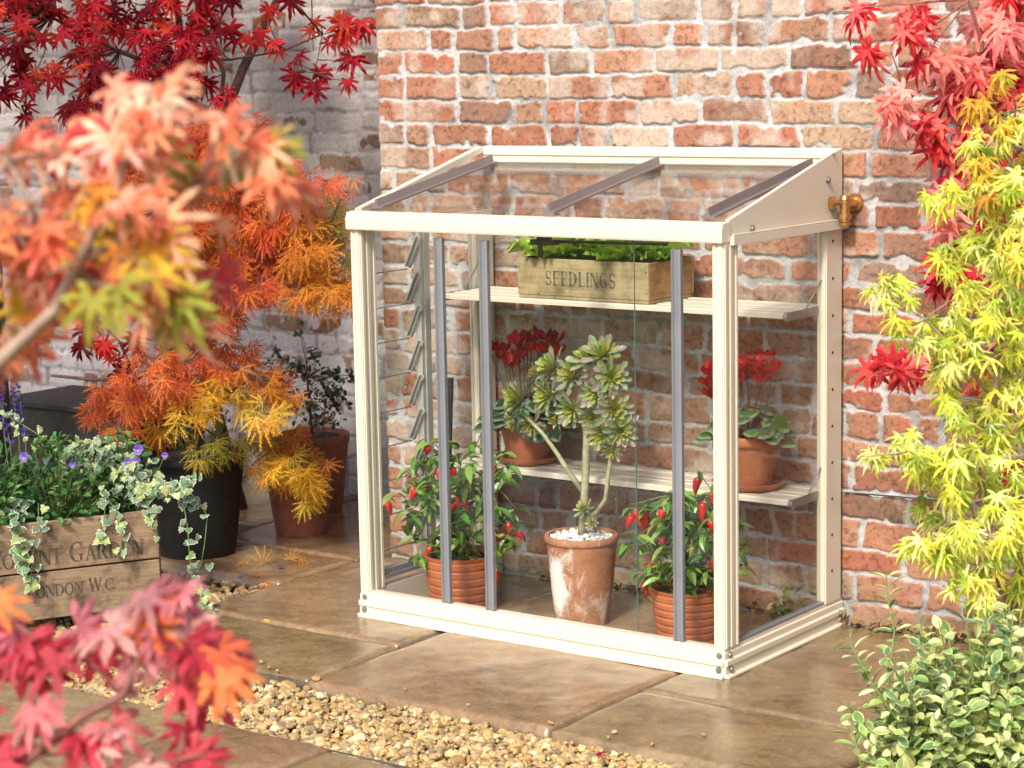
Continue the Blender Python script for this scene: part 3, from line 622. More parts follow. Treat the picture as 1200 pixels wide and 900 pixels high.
for z in(.03,.09):
    for x in(.006,L-.007):
        m=MB(); m.tube([(x,.001,z),(x,-.001,z)],.0022,8); m.build('nail','dark_metal',fb)
def lettuce(x,y,z,r,col,label,n=34,dark=0):
    s=Scat(); g0=Vector((x,y,z))
    for k in range(n):
        a=rnd.uniform(0,6.28); el=rnd.uniform(.62,1.5); d=Vector((math.cos(a)*math.cos(el),math.sin(a)*math.cos(el),math.sin(el)))
        # ruffled leaf
        nu,nv=7,9; V=[];f=[]; ph=rnd.uniform(0,6); sc=r*rnd.uniform(.7,1.1)
        for i in range(nu):
            t=i/(nu-1)
            for j in range(nv):
                q=j/(nv-1)*2-1; w=.14+.62*t*(1-.25*t**4); rf=(abs(q)**2)*.16*math.sin(q*13+ph+t*5)*t+(.13*math.sin(q*15+ph)*t**4)
                V.append((q*w*.75,t*(1-.22*q*q),rf+.28*q*q*t-.25*t*t))
        for i in range(nu-1):
            for j in range(nv-1): a_=i*nv+j; f+=[(a_,a_+1,a_+nv+1),(a_,a_+nv+1,a_+nv)]
        E_=np.array([i/(nu-1) for i in range(nu) for j in range(nv)])
        c=vary(lerp(col,(.45,.6,.12),rnd.random()*.5),.2)
        s.add((np.array(V),np.array(f),E_),g0+Vector((d.x,d.y,0))*.01,d,Vector((-d.x*.5,-d.y*.5,1)),sc,c)
    o=s.build('lettuce','leaf_gloss',None,True,tuple(g0)); o.location=g0
    tag(o,label,'lettuce','lettuces growing in the seedling crate'); return o
lz=cz+h-.03
lettuce(.41,.46,lz,.135,(.34,.58,.04),'bright green frilly lettuce at the left end of the seedling crate',40)
lettuce(.525,.49,lz,.11,(.10,.22,.04),'dark green lettuce in the middle of the seedling crate',26)
lettuce(.64,.46,lz,.145,(.3,.52,.04),'tall green lettuce at the right of the lettering on the crate',40)
lettuce(.72,.50,lz,.135,(.28,.48,.05),'green lettuce at the back right corner of the seedling crate',26)
# ------------------------------------------------------------------ pots
def pot_prof(rt,rb,h,rim=.0,rimh=.0,ridges=0,wall=.009):
    p=[(.0001,0),(rb,0)]; n=60 if ridges else 14
    top=h-rimh
    for i in range(1,n+1):
        t=i/n; r=rb+(rt-rb)*(t**.85); 
        if ridges:
            ph=(t*ridges)%1; r-= .0035*math.exp(-((ph-.5)/.09)**2)
        p.append((r,top*t))
    if rimh:
        p+= [(rt+rim*.7,top+.002),(rt+rim,top+rimh*.3),(rt+rim,h-.004),(rt+rim-.003,h)]
    else: p+=[(rt+.001,h-.001),(rt-.001,h+.001)]
    ri=rt-wall; p+=[(ri+.001,h-.001),(ri,h-.006),(ri-.002,h-.03),(.0001,h-.035)]
    return p
def pot(parent,rt,rb,h,mat,ridges=0,rim=0,rimh=0,soil='soil',name='pot'):
    m=MB(); m.lathe(pot_prof(rt,rb,h,rim,rimh,ridges),64); o=m.build(name,mat,parent,smooth=50)
    if soil:
        m=MB(); V=[]
        for i in range(6):
            for k in range(24): t=6.283*k/24; r=(rt-.011)*i/5; V.append((r*math.cos(t),r*math.sin(t),h-.018+rnd.uniform(-.003,.003)))
        m.add(V,[(i*24+k,i*24+(k+1)%24,(i+1)*24+(k+1)%24,(i+1)*24+k) for i in range(5) for k in range(24)]); m.build('compost',soil,parent)
    return o
# ------------------------------------------------------------------ chilli plants
T_ch=T_oval(.19,6,.25,.3,.85)
def chilli(root,loc,base,fruit_pts,rx,rz,zc,nl,stake=False):
    st=MB(); sc=Scat(); loc=Vector(loc); tips=[]
    main=[]
    for k in range(7):
        a=rnd.uniform(0,6.28); q=Vector((math.cos(a)*.015,math.sin(a)*.015,base)); e=Vector((math.cos(a)*rx*rnd.uniform(.2,.75),math.sin(a)*rx*rnd.uniform(.2,.6),zc+rz*rnd.uniform(.1,.8)))
        pts=[q.lerp(e,t)+Vector((0,0,.03*math.sin(t*3.1)))+rv(.005) for t in(0,.25,.5,.75,1)]; st.tube(pts,[.004,.0036,.003,.0024,.0016],6); main.append(pts)
    for k in range(nl):
        p=ball(); p=Vector((p.x*rx,p.y*rx*.85,zc+p.z*rz)) if rnd.random()<.8 else rnd.choice(main)[rnd.randint(1,4)]+rv(.03)
        mp=min((q for pts in main for q in pts),key=lambda q:(q-p).length)
        if rnd.random()<.5: st.tube([mp,mp.lerp(p,.5)+Vector((0,0,.012)),p],[.0018,.0014,.001],4,False)
        for j in range(rnd.choice((2,3,4))):
            a=rnd.uniform(0,6.28); g=Vector((math.cos(a),math.sin(a),rnd.uniform(-.75,.35))); 
            col=vary(rnd.choice([(.07,.17,.025),(.11,.24,.035),(.18,.32,.05),(.05,.12,.02),(.24,.36,.07)]),.2)
            sc.add(T_ch,p+rv(.008),g,Vector((rnd.uniform(-.4,.4),rnd.uniform(-.6,.2),1)),rnd.uniform(.034,.062),col,.1)
    for k,(fp,ln,cr) in enumerate(fruit_pts):
        f=Vector(fp)-loc; m=MB(); n=9; lean=Vector((rnd.uniform(-.3,.3),rnd.uniform(-.3,.2),-1)).normalized(); pts=[];rr=[]
        for i in range(n): t=i/(n-1); pts.append(Vector((0,0,0))+lean*ln*t+Vector((.006*math.sin(t*2.5+k),0,0))); rr.append((.0115*(math.sin(min(1,t*5+.25)*1.57))*(1-t**2.2)+.0006))
        m.tube([f+q for q in pts],rr,12); o=m.build('chilli','chilli_red' if cr else 'chilli_green',root,smooth=True)
        mp=min((q for pts_ in main for q in pts_),key=lambda q:(q-f).length)
        st.tube([f-lean*.004,f-lean*.018,f.lerp(mp,.6)+Vector((0,0,.02)),mp],[.0022,.0016,.0014,.0016],5,False)
        m=MB(); m.tube([f-lean*.004,f+lean*.003],[.003,.0075],8); m.build('calyx','stem_green',o)
        a=rnd.uniform(0,6.28); sc.add(T_ch,f-lean*.02,Vector((math.cos(a),math.sin(a),-.4)),(0,0,1),.04,vary((.1,.22,.03)))
    st.build('stems','stem_green',root,smooth=True); o=sc.build('foliage','leaf_gloss',root)
def fruits(lst,yl,green=()):
    return [(on(u,v,1,yl+rnd.uniform(-.06,.05)),l,i not in green) for i,(u,v,l) in enumerate(lst)]
lo=(.212,.212,0); CL=empty('potted_chilli',lo,'bushy chilli plant in a ribbed terracotta pot by the louvre window','potted plant','potted chilli plants')
pot(CL,.111,.082,.175,'terra_bright',7)
chilli(CL,lo,.16,fruits([(453,588,.045),(484,572,.045),(500,522,.03),(499,540,.03),(507,565,.05),(516,548,.04),(530,548,.04),(534,562,.045),(529,590,.05),(553,560,.055),(541,577,.055),(545,583,.045),(524,640,.04),(575,545,.05),(576,628,.045),(590,622,.055),(596,612,.05),(609,622,.03),(476,572,.02),(566,570,.03),(514,590,.04),(524,566,.05),(505,640,.05),(582,668,.04),(497,572,.04),(533,600,.04),(588,640,.03)],.2,(7,18,26)),.21,.21,.32,165)
m=MB(); a,b=on(523,640,1,.26)-Vector(lo),on(528,443,1,.26)-Vector(lo); m.tube([a,b],[.0105,.009],10); m.build('stake','dark_timber',CL)
lo=(1.0,.222,0); CRr=empty('potted_chilli',lo,'chilli plant with long red fruit in a ribbed pot beside the right corner post','potted plant','potted chilli plants')
pot(CRr,.105,.080,.172,'terra_bright',8)
chilli(CRr,lo,.155,fruits([(754,595,.06),(755,602,.06),(738,603,.04),(818,560,.055),(826,588,.06),(824,598,.055),(795,585,.09),(810,640,.04),(776,630,.05),(755,680,.05),(779,598,.03),(838,575,.05),(835,655,.04),(832,610,.03),(768,614,.03),(762,660,.03),(833,690,.04),(800,648,.04),(745,598,.05),(768,678,.03),(842,590,.05)],.2,(7,)),.175,.16,.29,125)
# ------------------------------------------------------------------ tree houseleek in the old urn-shaped pot
lo=Vector((.60,.29,0)); SU=empty('potted_succulent',lo,'tall branching succulent in a pale stained terracotta pot topped with white stones','potted plant')
pot(SU,.103,.078,.262,'terra_old',0,.005,.022,soil=None)
m=MB(); m.lathe([(.0001,.243),(.09,.243)],32); m.build('compost','soil',SU)
pts=[]
for k in range(230):
    a=NR.uniform(0,6.283); r=.088*math.sqrt(NR.rand()); pts.append((r*math.cos(a),r*math.sin(a),.247+NR.uniform(0,.009)+.006*(1-r/.09)))
stones('stone_topping',pts,[(.75,.75,.72),(.85,.84,.8),(.6,.61,.6),(.8,.77,.7)],'gravelmat',.006,.011,SU)
def sp(u,v,y): return on(u,v,1,y)-lo
tr=MB(); T0=Vector((.0,.0,.245)); T1=sp(686,560,.30); T2=sp(688,500,.31); T3=sp(686,455,.31)
tr.tube([T0,sp(684,600,.30),T1,T2,T3],[.0135,.0125,.0115,.011,.009],12)
tr.tube([sp(684,578,.30),sp(668,555,.28),sp(652,530,.27),sp(636,508,.27),sp(618,490,.27)],[.009,.008,.0065,.006,.006],10)
tr.tube([sp(686,608,.30),sp(700,600,.27),sp(710,585,.26),sp(713,555,.26),sp(717,530,.26),sp(722,505,.26)],[.006,.0075,.007,.007,.0065,.006],10)
tr.tube([T2,sp(702,470,.29),sp(712,440,.28)],[.009,.007,.005],10); tr.tube([T2,sp(668,470,.33),sp(655,430,.33)],[.009,.007,.005],10)
tr.build('trunk','stem_succ',SU,smooth=True)
def T_spoon(w=.2):
    V=[];E=[];f=[];n=7
    for i in range(n+1):
        t=i/n; ww=(.045+.125*t)*(1 if t<.8 else (1-((t-.8)/.2)**2*.85)); 
        for x,e in((-1,1),(-.5,.5),(0,0),(.5,.5),(1,1)): V.append((x*ww,t,.10*t*t+abs(x)*ww*.45)); E.append(t)
    for i in range(n):
        for k in range(4): a=i*5+k; f+=[(a,a+1,a+6),(a,a+6,a+5)]
    return np.array(V),np.array(f),np.array(E)
T_sp=T_spoon()
def rosette(c,ax,r,greenish,parent,n=30):
    s=Scat(); ax=Vector(ax).normalized(); e1=ax.orthogonal().normalized(); e2=ax.cross(e1)
    for k in range(n):
        t=k/n; a=k*2.39996; el=R(5+72*t**1.1); d=(e1*math.cos(a)+e2*math.sin(a))*math.cos(el)+ax*math.sin(el)
        L=r*(1-.42*t)*rnd.uniform(.9,1.1); outer=(.25,.28,.23) if greenish<.5 else (.17,.23,.10); outer=rnd.choice([outer,(.31,.26,.25),(.25,.29,.24),(.18,.23,.14)]) ; c_in=(.30,.36,.05) if rnd.random()<.7 else (.42,.38,.08)
        s.add(T_sp,c+d*.004,d,ax,L,vary(lerp(outer,c_in,min(1,t*1.25)),.15),.1)
    o=s.build('rosette','succ',parent,True); return o
for (u,v,y,r,ax,g) in [(612,470,.27,.078,(-.5,-1,.3),1),(607,492,.26,.055,(-.8,-.8,-.5),1),(625,497,.29,.05,(.2,-1,-.2),1),(650,432,.31,.072,(-.5,-.9,.6),0),(646,462,.28,.066,(-.2,-1,.1),1),(672,442,.30,.068,(0,-1,.5),0),(672,478,.28,.062,(.2,-1,-.1),0),(690,425,.31,.068,(.1,-.8,.9),0),(706,418,.31,.07,(.5,-.8,.9),1),(716,442,.29,.064,(.8,-.8,.3),1),(700,460,.27,.058,(.3,-1,.1),0),(720,480,.28,.07,(.8,-1,.2),1),(708,508,.27,.062,(.1,-1,-.2),1),(726,505,.27,.06,(.9,-.8,.1),1),(718,525,.26,.042,(.4,-1,-.6),1),(655,487,.30,.045,(-.3,-1,-.4),1),(686,597,.275,.036,(-.2,-1,.7),1),(694,613,.27,.022,(.2,-1,.5),1),(632,440,.32,.05,(-.9,-.5,.6),0),(694,488,.29,.05,(.3,-1,-.3),0)]:
    rosette(sp(u,v,y),ax,r*.95,g,SU,30)
# ------------------------------------------------------------------ cyclamens on saucers on the lower shelf
def T_heart():
    out=[(0,.0),(.25,-.16),(.5,-.06),(.6,.25),(.5,.6),(.25,.88),(0,1.05)]; out=out+[(-x,y) for x,y in out[-2:0:-1]]
    V=[(0,.35,.05)];E=[0];n=len(out)
    for x,y in out: V.append((x*.6,.35+(y-.35)*.6,.03)); E.append(.45)
    for i,(x,y) in enumerate(out): V.append((x,y,-.08-.06*(i%2))); E.append(1)
    f=[]
    for i in range(n):
        j=(i+1)%n; f+=[(0,1+i,1+j),(1+i,1+n+i,1+n+j),(1+i,1+n+j,1+j)]
    return np.array(V),np.array(f),np.array(E)
T_he=T_heart()
def cyclamen(lo,rt,rb,h,fl,ydep,label,redcol,leafcol,nl,rs,hang=.0,spread=.1):
    lo=Vector(lo)
    sa=MB(); sa.lathe([(.0001,0),(rs*.8,0),(rs*.97,.012),(rs,.022),(rs-.005,.022),(rs*.9,.010),(rs*.75,.006),(.0001,.006)],56); o=sa.build('saucer','terra_mid',None,smooth=50); o.location=lo
    tag(o,'terracotta saucer under '+label[1],'saucer','saucers on the lower shelf')
    pl_=lo+Vector((0,0,.0065)); e=empty('potted_cyclamen',pl_,label[0],'potted plant','potted cyclamens on the lower shelf')
    pot(e,rt,rb,h,'terra_mid',0,.005,.03)
    stm=MB(); s=Scat()
    for k in range(nl):
        a=rnd.uniform(0,6.283); rr=rnd.uniform(.15,1)*spread; z=h+.012+.055*(1-(rr/spread)**2)+rnd.uniform(-.01,.015)-hang*max(0,rr-rt*.8)
        p=Vector((rr*math.cos(a),rr*math.sin(a),z)); g=Vector((math.cos(a),math.sin(a),rnd.uniform(-.7,-.1))); s.add(T_he,p,g,Vector((math.cos(a)*.5,math.sin(a)*.5-.3,1)),rnd.uniform(.04,.062),vary(leafcol,.25),.1)
        stm.tube([(0.3*p.x,.3*p.y,h-.02),p*.8+Vector((0,0,.0)),p],[.002,.0018,.0015],5,False)
    s.build('foliage','cyc_leaf',e)
    for (u,v) in fl:
        f=on(u,v,1,ydep+rnd.uniform(-.05,.05))-pl_; ps=Scat()
        for k in range(6):
            a=k*1.047+rnd.uniform(-.3,.3); d=Vector((math.cos(a)*.5,math.sin(a)*.5,rnd.uniform(.7,1.3))); ps.add(T_pet,f+Vector((math.cos(a)*.005,math.sin(a)*.005,0)),d,Vector((math.cos(a),math.sin(a),-.3)),rnd.uniform(.034,.046),vary(redcol,.2),.2)
        o=ps.build('flower','petal',e,True)
        b=Vector((f.x*.35,f.y*.3,h-.01)); stm.tube([b,b.lerp(f,.6)+rv(.006),f+Vector((0,0,.004)),f+Vector((0,-.006,-.003))],[.0018,.0016,.0015,.003],6,False)
    stm.build('stems','stem_dark',e,smooth=True)
T_pet=T_oval(.36,6,.25,-.15,1.25)
cyclamen((.248,.522,.4055),.083,.058,.125,[(574,412),(588,414),(594,424),(606,404),(612,398),(618,412),(609,420),(623,402),(631,412),(635,396),(643,400),(640,415),(649,404),(652,416),(600,430)],.52,('dark red cyclamen in a terracotta pot left of the tall succulent','the dark red cyclamen pot'),(.35,.008,.018),(.035,.075,.03),80,.100,.55,.14)
cyclamen((1.03,.512,.4055),.092,.06,.15,[(830,452),(834,466),(832,440),(866,432),(876,424),(882,442),(887,430),(895,440),(899,422),(905,436),(868,448),(893,450),(874,436),(856,442),(845,432)],.51,('bright red cyclamen in a terracotta pot behind the right corner post','the bright red cyclamen pot'),(.62,.006,.015),(.055,.12,.03),44,.105,.5,.125)
TM=T_palmate(7,250,.125,.26,.3,.45); TM5=T_palmate(5,170,.095,.22,.45,.35); TM7=T_palmate(7,220,.09,.22,.4,.45); TL=T_lace(); TLb=T_lace(5,150,4)
def twig(mb,a,b,r0,r1,n=6,wob=.03,sag=.0):
    a=Vector(a);b=Vector(b); L=(b-a).length; ps=[];rr=[]; o1=rv(1);
    for i in range(n+1):
        t=i/n; ps.append(a.lerp(b,t)+o1*L*wob*math.sin(t*math.pi)+rv(wob*L*.25)*(0 if i in(0,n) else 1)+Vector((0,0,-sag*L*4*t*(1-t)*-1))); rr.append(r0+(r1-r0)*t)
    mb.tube(ps,rr,7,False); return ps
def nearest(P,c): return min(P,key=lambda q:(q-c).length)
def cloud(sc,tmb,c,rad,n,T,size,cols,gdir,gspread=.9,nrm=(0,-.5,1),nj=.6,limbs=None,lr=.0015,squash=(1,1,1),jit=.15,petiole=True,shell=.0):
    """leaves filling a clump about c; each on a fine twig back to the limbs"""
    c=Vector(c)
    if limbs:
        s0=nearest(limbs,c); tp=twig(tmb,s0,c,lr*2.2,lr*1.2,5,.05)
    else: tp=[c]
    hubs=[c+Vector((p.x*rad*squash[0],p.y*rad*squash[1],p.z*rad*squash[2])) for p in [ball() for _ in range(max(2,n//6))]]
    for h in hubs: twig(tmb,nearest(tp,h),h,lr,lr*.5,3,.06)
    for k in range(n):
        h=rnd.choice(hubs); p=h+rv(1)*rad*.34; g=Vector(gdir)+rv(gspread)
        if shell: g+= (p-c).normalized()*shell
        nr=Vector(nrm)+rv(nj); sz=size*rnd.uniform(.65,1.15); col=cols(p) if callable(cols) else vary(rnd.choice(cols),.16)
        if petiole: g_=g.normalized(); tmb.tube([h,p],[lr*.45,lr*.35],3,False)
        sc.add(T,p,g,nr,sz,col,jit)
# ================= right side =================
# red maple at the right
root=Vector((1.95,.42,0)); RM=empty('red_maple',root,'red japanese maple against the brick wall at the right, behind the yellow-green maple','tree')
tk=MB(); sc=Scat(); A=lambda u,v,d:at(u,v,d)
l1=[Vector(root),A(1215,560,5.7),A(1205,420,5.65),A(1190,300,5.6),A(1165,245,5.6)]
tk.tube(l1,[.018,.015,.012,.010,.008],9)
b1=[A(1165,245,5.6),A(1140,235,5.6),A(1110,190,5.55),A(1090,150,5.5),A(1062,122,5.5)]; tk.tube(b1,[.006,.005,.004,.003,.002],7)
b2=[A(1190,300,5.6),A(1185,200,5.55),A(1165,120,5.5),A(1155,60,5.45),A(1135,0,5.4),A(1120,-60,5.4)]; tk.tube(b2,[.008,.006,.005,.0045,.004,.003],7)
b3=[A(1205,420,5.65),A(1160,410,5.6),A(1100,415,5.6),A(1060,425,5.6)]; tk.tube(b3,[.005,.004,.003,.002],6)
lim=l1[2:]+b1+b2+b3+[A(1200,100,5.5)]
redp=[(.60,.03,.045),(.72,.08,.08),(.5,.02,.035),(.78,.18,.16),(.82,.28,.25)]; pinkp=[(.85,.38,.34),(.8,.24,.22),(.88,.46,.42)]
for (u,v,r,n,p) in [(1020,8,.05,5,0),(1068,5,.05,6,0),(1075,45,.05,7,0),(1045,62,.05,5,0),(1095,50,.045,5,0),(1120,70,.06,8,1),(1150,78,.06,9,0),(1175,90,.07,12,0),(1120,110,.07,10,0),(1095,100,.05,6,1),(1045,105,.045,6,1),(1060,135,.04,5,1),(1085,140,.05,7,0),(1110,145,.06,10,0),(1130,130,.06,9,0),(1165,30,.07,10,1),(1195,20,.08,12,1),(1180,60,.08,12,0),(1200,110,.08,12,0),(1140,180,.06,8,0),(1105,200,.05,5,1),(1090,235,.05,6,1),(1120,250,.06,6,1),(1105,290,.05,6,0),(1130,320,.06,7,0),(1095,325,.04,3,0),(1140,300,.06,6,0),(1180,170,.08,12,0),(1185,230,.09,12,0),(1170,330,.09,10,0),(1190,390,.08,8,0),(1030,425,.03,4,0),(1048,415,.035,5,0),(1065,425,.04,6,0),(1085,425,.035,5,0),(1040,435,.03,3,0),(1190,470,.06,7,0),(1150,440,.05,5,0),(1190,-40,.12,14,0),(1090,-50,.1,10,0),(1260,60,.15,22,0),(1260,260,.15,20,0),(1200,540,.05,4,0)]:
    cloud(sc,tk,A(u,v,5.45+rnd.uniform(-.12,.12)),r,int(n*(1.5 if u>1120 else .95)),TM,.082,pinkp if p else redp,(-.5,-.3,-.75),.75,(-.1,-1,.55),.5,lim,.0013)
tk.build('branches','bark_red',RM,smooth=True,loc=None).location=-root*0; 
sc.build('foliage','leaf',RM)
def fix_local(root):
    for ch in root.children:
        ch.location=ch.location-root.location
fix_local(RM)
# yellow-green maple
root=Vector((2.07,-.02,0)); YM=empty('yellow_maple',root,'yellow-green japanese maple with fine leaves at the right edge, nearest the wall corner of the view','tree')
YM['label']='yellow-green japanese maple with small bright leaves at the right edge of the picture'
tk=MB(); sc=Scat()
l1=[Vector(root),A(1186,750,5.15),A(1180,700,5.1),A(1155,640,5.05),A(1150,560,5.0),A(1165,470,4.95),A(1175,360,4.9),A(1180,240,4.85),A(1190,130,4.85)]
tk.tube(l1,[.017,.015,.012,.010,.009,.008,.007,.005,.003],9)
l2=[A(1183,725,5.1),A(1200,640,5.05),A(1205,520,5.0),A(1225,350,4.9)]; tk.tube(l2,[.012,.010,.008,.005],8)
b1=[A(1155,640,5.05),A(1135,590,4.95),A(1100,550,4.9),A(1060,530,4.85),A(1015,535,4.85)]; tk.tube(b1,[.005,.004,.0035,.0025,.0015],6)
b2=[A(1165,470,4.95),A(1120,410,4.9),A(1085,375,4.85),A(1055,350,4.85)]; tk.tube(b2,[.005,.0035,.0025,.0015],6)
lim=l1[2:]+l2+b1+b2
yp=[(.74,.78,.10),(.82,.84,.18),(.56,.68,.10),(.88,.88,.40),(.36,.46,.06),(.82,.74,.12),(.86,.88,.30)]; yo=[(.75,.5,.06),(.72,.62,.08),(.8,.4,.08),(.5,.55,.05)]
for (u,v,r,n) in [(1185,95,.04,8),(1195,130,.06,16),(1165,135,.05,10),(1140,160,.04,8),(1175,165,.06,16),(1150,190,.05,12),(1195,200,.07,20),(1165,220,.07,22),(1130,215,.05,12),(1110,245,.05,12),(1145,250,.07,20),(1190,250,.08,22),(1120,280,.05,12),(1160,285,.07,20),(1195,300,.08,22),(1140,310,.06,14),(1175,340,.08,24),(1120,350,.05,12),(1150,370,.07,20),(1105,375,.04,8),(1195,385,.08,24),(1160,405,.08,22),(1125,400,.05,14),(1105,430,.04,10),(1140,440,.07,20),(1180,440,.08,24),(1115,465,.05,12),(1160,480,.07,20),(1195,490,.08,24),(1130,500,.05,14),(1175,525,.08,22),(1145,530,.05,10),(1115,540,.05,12),(1095,535,.04,12),(1070,525,.04,12),(1050,525,.035,9),(1030,532,.03,7),(1085,560,.04,10),(1120,570,.06,18),(1150,570,.07,18),(1190,570,.07,20),(1105,600,.05,14),(1135,610,.06,16),(1170,610,.07,18),(1090,630,.035,8),(1070,635,.03,6),(1120,640,.05,12),(1150,650,.06,14),(1190,650,.07,18),(1160,685,.06,12),(1185,700,.06,10),(1130,680,.04,7),(1040,340,.035,8),(1060,330,.03,6),(1050,352,.03,6),(1022,345,.02,3),(1060,385,.03,4),(1078,395,.03,4),(1250,200,.14,40),(1250,420,.16,50),(1250,620,.14,40),(1300,320,.18,40),(1300,520,.18,40)]:
    cloud(sc,tk,A(u,v,4.88+rnd.uniform(-.13,.16)),r,int(n*1.35),TM5 if rnd.random()<.5 else TM7,.052,yo if v<230 and rnd.random()<.5 else yp,(-.45,-.3,-.85),.65,(-.2,-1,.8),.6,lim,.001)
tk.build('branches','bark_pale',YM,smooth=True); sc.build('foliage','leaf',YM); fix_local(YM)
# variegated euonymus
TO=T_oval(.27,5,.18,.12,1.0)
root=Vector((2.08,-.30,0)); EU=empty('variegated_shrub',root,'variegated green and cream shrub in the bottom right corner of the picture','shrub')
tk=MB(); sc=Scat()
ep_=[(.24,.38,.12),(.38,.50,.16),(.5,.58,.22),(.13,.25,.12),(.66,.70,.36)]
def spray(pts,sz,step=.018,crd=ep_):
    tk.tube(pts,[.0028-.0016*i/(len(pts)-1) for i in range(len(pts))],6)
    for i in range(len(pts)-1):
        a,b=pts[i],pts[i+1]; n=max(1,int((b-a).length/step)); d=(b-a).normalized()
        for k in range(n):
            p=a.lerp(b,k/n); ang=rnd.uniform(0,6.28); e1=d.orthogonal().normalized(); e2=d.cross(e1); 
            for s_ in(0,math.pi):
                o_=e1*math.cos(ang+s_)+e2*math.sin(ang+s_); sc.add(TO,p+o_*.003,o_+d*.45+rv(.2),d+Vector((0,-.4,.6))+rv(.3),sz*rnd.uniform(.65,1.15),vary(rnd.choice(crd),.18),.1)
for pts in [[(1085,860),(1075,800),(1082,760),(1078,725)],[(1175,860),(1185,790),(1178,740),(1185,705)],[(1130,860),(1100,800),(1096,770),(1085,745)],[(1070,900),(1050,850),(1020,810),(1005,775)],[(1120,860),(1140,780),(1132,730),(1140,700)],[(1040,850),(1042,790),(1048,740),(1040,700),(1038,665)],[(1060,880),(1035,820),(1010,780),(995,750),(985,742)],[(1010,900),(1000,860),(992,850)],[(1110,850),(1120,790),(1112,750),(1108,735)],[(1150,860),(1140,800),(1145,750),(1160,735)]]:
    spray([A(u,v,4.82+.03*i) for i,(u,v) in enumerate(pts)],.044,.022)
for k in range(330):
    u=rnd.uniform(985,1240); vt=1010-(250+.22*max(0,u-1000))*min(1,((u-965)/150))**.5+rnd.uniform(-40,170); 
    if u<1050 and vt<790: vt+=60
    d=rnd.uniform(4.72,5.1); p=A(u,vt,d)
    if p.z<.02: continue
    b=Vector((root.x+(p.x-root.x)*.4,root.y+(p.y-root.y)*.4,max(0,p.z-.22)))
    if fbm(np.array([u*.016]),np.array([vt*.016]),91,2)[0]<.42: continue
    p=p+Vector((rnd.uniform(-.02,.02),0,rnd.choice((0,0,.03,.08)))); spray([b,b.lerp(p,.6)+rv(.02),p],rnd.uniform(.032,.054),.030)
for k in range(40):
    p=root+Vector((rnd.uniform(-.3,.5),rnd.uniform(-.35,.3),rnd.uniform(.04,.2))); b=root+Vector(((p.x-root.x)*.5,(p.y-root.y)*.5,0)); spray([b,b.lerp(p,.5),p],.03,.02)
tk.build('stems','stem_green',EU,smooth=True); sc.build('foliage','leaf_var',EU); fix_local(EU)
# ================= left side =================
# planted wooden crate
ang=math.atan2(.876,.483); CW=empty('planted_crate',(-.549,-.279,0),'old wooden planting crate lettered COVENT GARDEN at the left edge','crate',None,ang)
# local: +x runs towards the far right end; the lettered face is -y
L=.66; D=.36; h=.312
def bx(a,b,name,mat='wood_crate',par=CW,bev=.002):
    m=MB(); m.box(a,b); return m.build(name,mat,par,bevel=bev)
f1=bx((-L,0,.166),(0,.014,h),'front_board'); f2=bx((-L,0,.02),(0,.014,.160),'front_board')
bx((-L,D-.014,.02),(0,D,h),'back_board'); bx((-.016,.0145,.02),(-.001,D-.0145,h),'end_board'); bx((-L+.001,.0145,.02),(-L+.016,D-.0145,h),'end_board')
bx((-.003,-.0025,.018),(.0025,.02,h+.003),'corner_strip','dark_metal'); bx((-L-.003,-.0025,.018),(-L+.0025,.02,h+.003),'corner_strip','dark_metal')
m=MB(); m.box((-L+.017,.015,.02),(-.017,D-.015,h-.03)); m.build('compost','soil',CW)
text('COVENT GARDEN',(-.515,0,.182),(1,0,0),(0,0,1),.047,(0,-1,0),'lettering','ink',f1,.88,1.28)
text('LONDON W.C.',(-.405,0,.085),(1,0,0),(0,0,1),.036,(0,-1,0),'lettering','ink',f2,.86,1.18)
CM=Matrix.Translation((-.549,-.279,0))@Matrix.Rotation(ang,4,'Z')
def cw(x,y,z): return CM@Vector((x,y,z))
# violas: dark green foliage + purple flowers
def tuft(name,pos,label,cat,n,rx,rz,T,sz,cols,mat,flw=(),fcol=None,group=None,up=.5,stem='stem_green'):
    e=empty(name,pos,label,cat,group); pos=Vector(pos); s=Scat(); t=MB()
    for k in range(n):
        p=ball(); p=Vector((p.x*rx,p.y*rx,abs(p.z)*rz)); g=Vector((p.x/rx,p.y/rx,up))+rv(.8); s.add(T,p,g,Vector((0,-.4,1))+rv(.6),sz*rnd.uniform(.6,1.2),vary(rnd.choice(cols),.2),.15)
        if k%4==0: t.tube([Vector((p.x*.25,p.y*.25,-.02)),p],[.0018,.0011],4,False)
    s.build('foliage',mat,e); 
    for (f,r) in flw:
        f=Vector(f)-pos; ps=Scat(); cd=(CP-(f+pos)).normalized(); e1=cd.cross(Vector((0,0,1))).normalized(); e2=e1.cross(cd)
        cd=(cd+rv(.35)).normalized()
        for a,c,sc_ in((60,fcol,1),(120,fcol,1),(10,lerp(fcol,(.4,.4,.8),.35),.9),(170,lerp(fcol,(.4,.4,.8),.35),.9),(270,lerp(fcol,(.45,.45,.8),.4),1.0)):
            d=e1*math.cos(R(a))+e2*math.sin(R(a)); ps.add(T_pet2,f,d-cd*.0,cd,r*sc_,vary(c,.1))
        ps.add(T_pet2,f+cd*.003,-e2,cd,r*.42,(.8,.5,.03)); ps.build('flower','petal',e,True)
        t.tube([Vector((f.x*.5,f.y*.5,0)),f-cd*.002],[.0013,.0011],4,False)
    t.build('stems',stem,e); return e
T_pet2=T_oval(.52,5,.05,.05,1.25)
dg_=[(.035,.11,.025),(.06,.17,.035),(.10,.24,.06),(.03,.10,.02),(.16,.26,.08)]
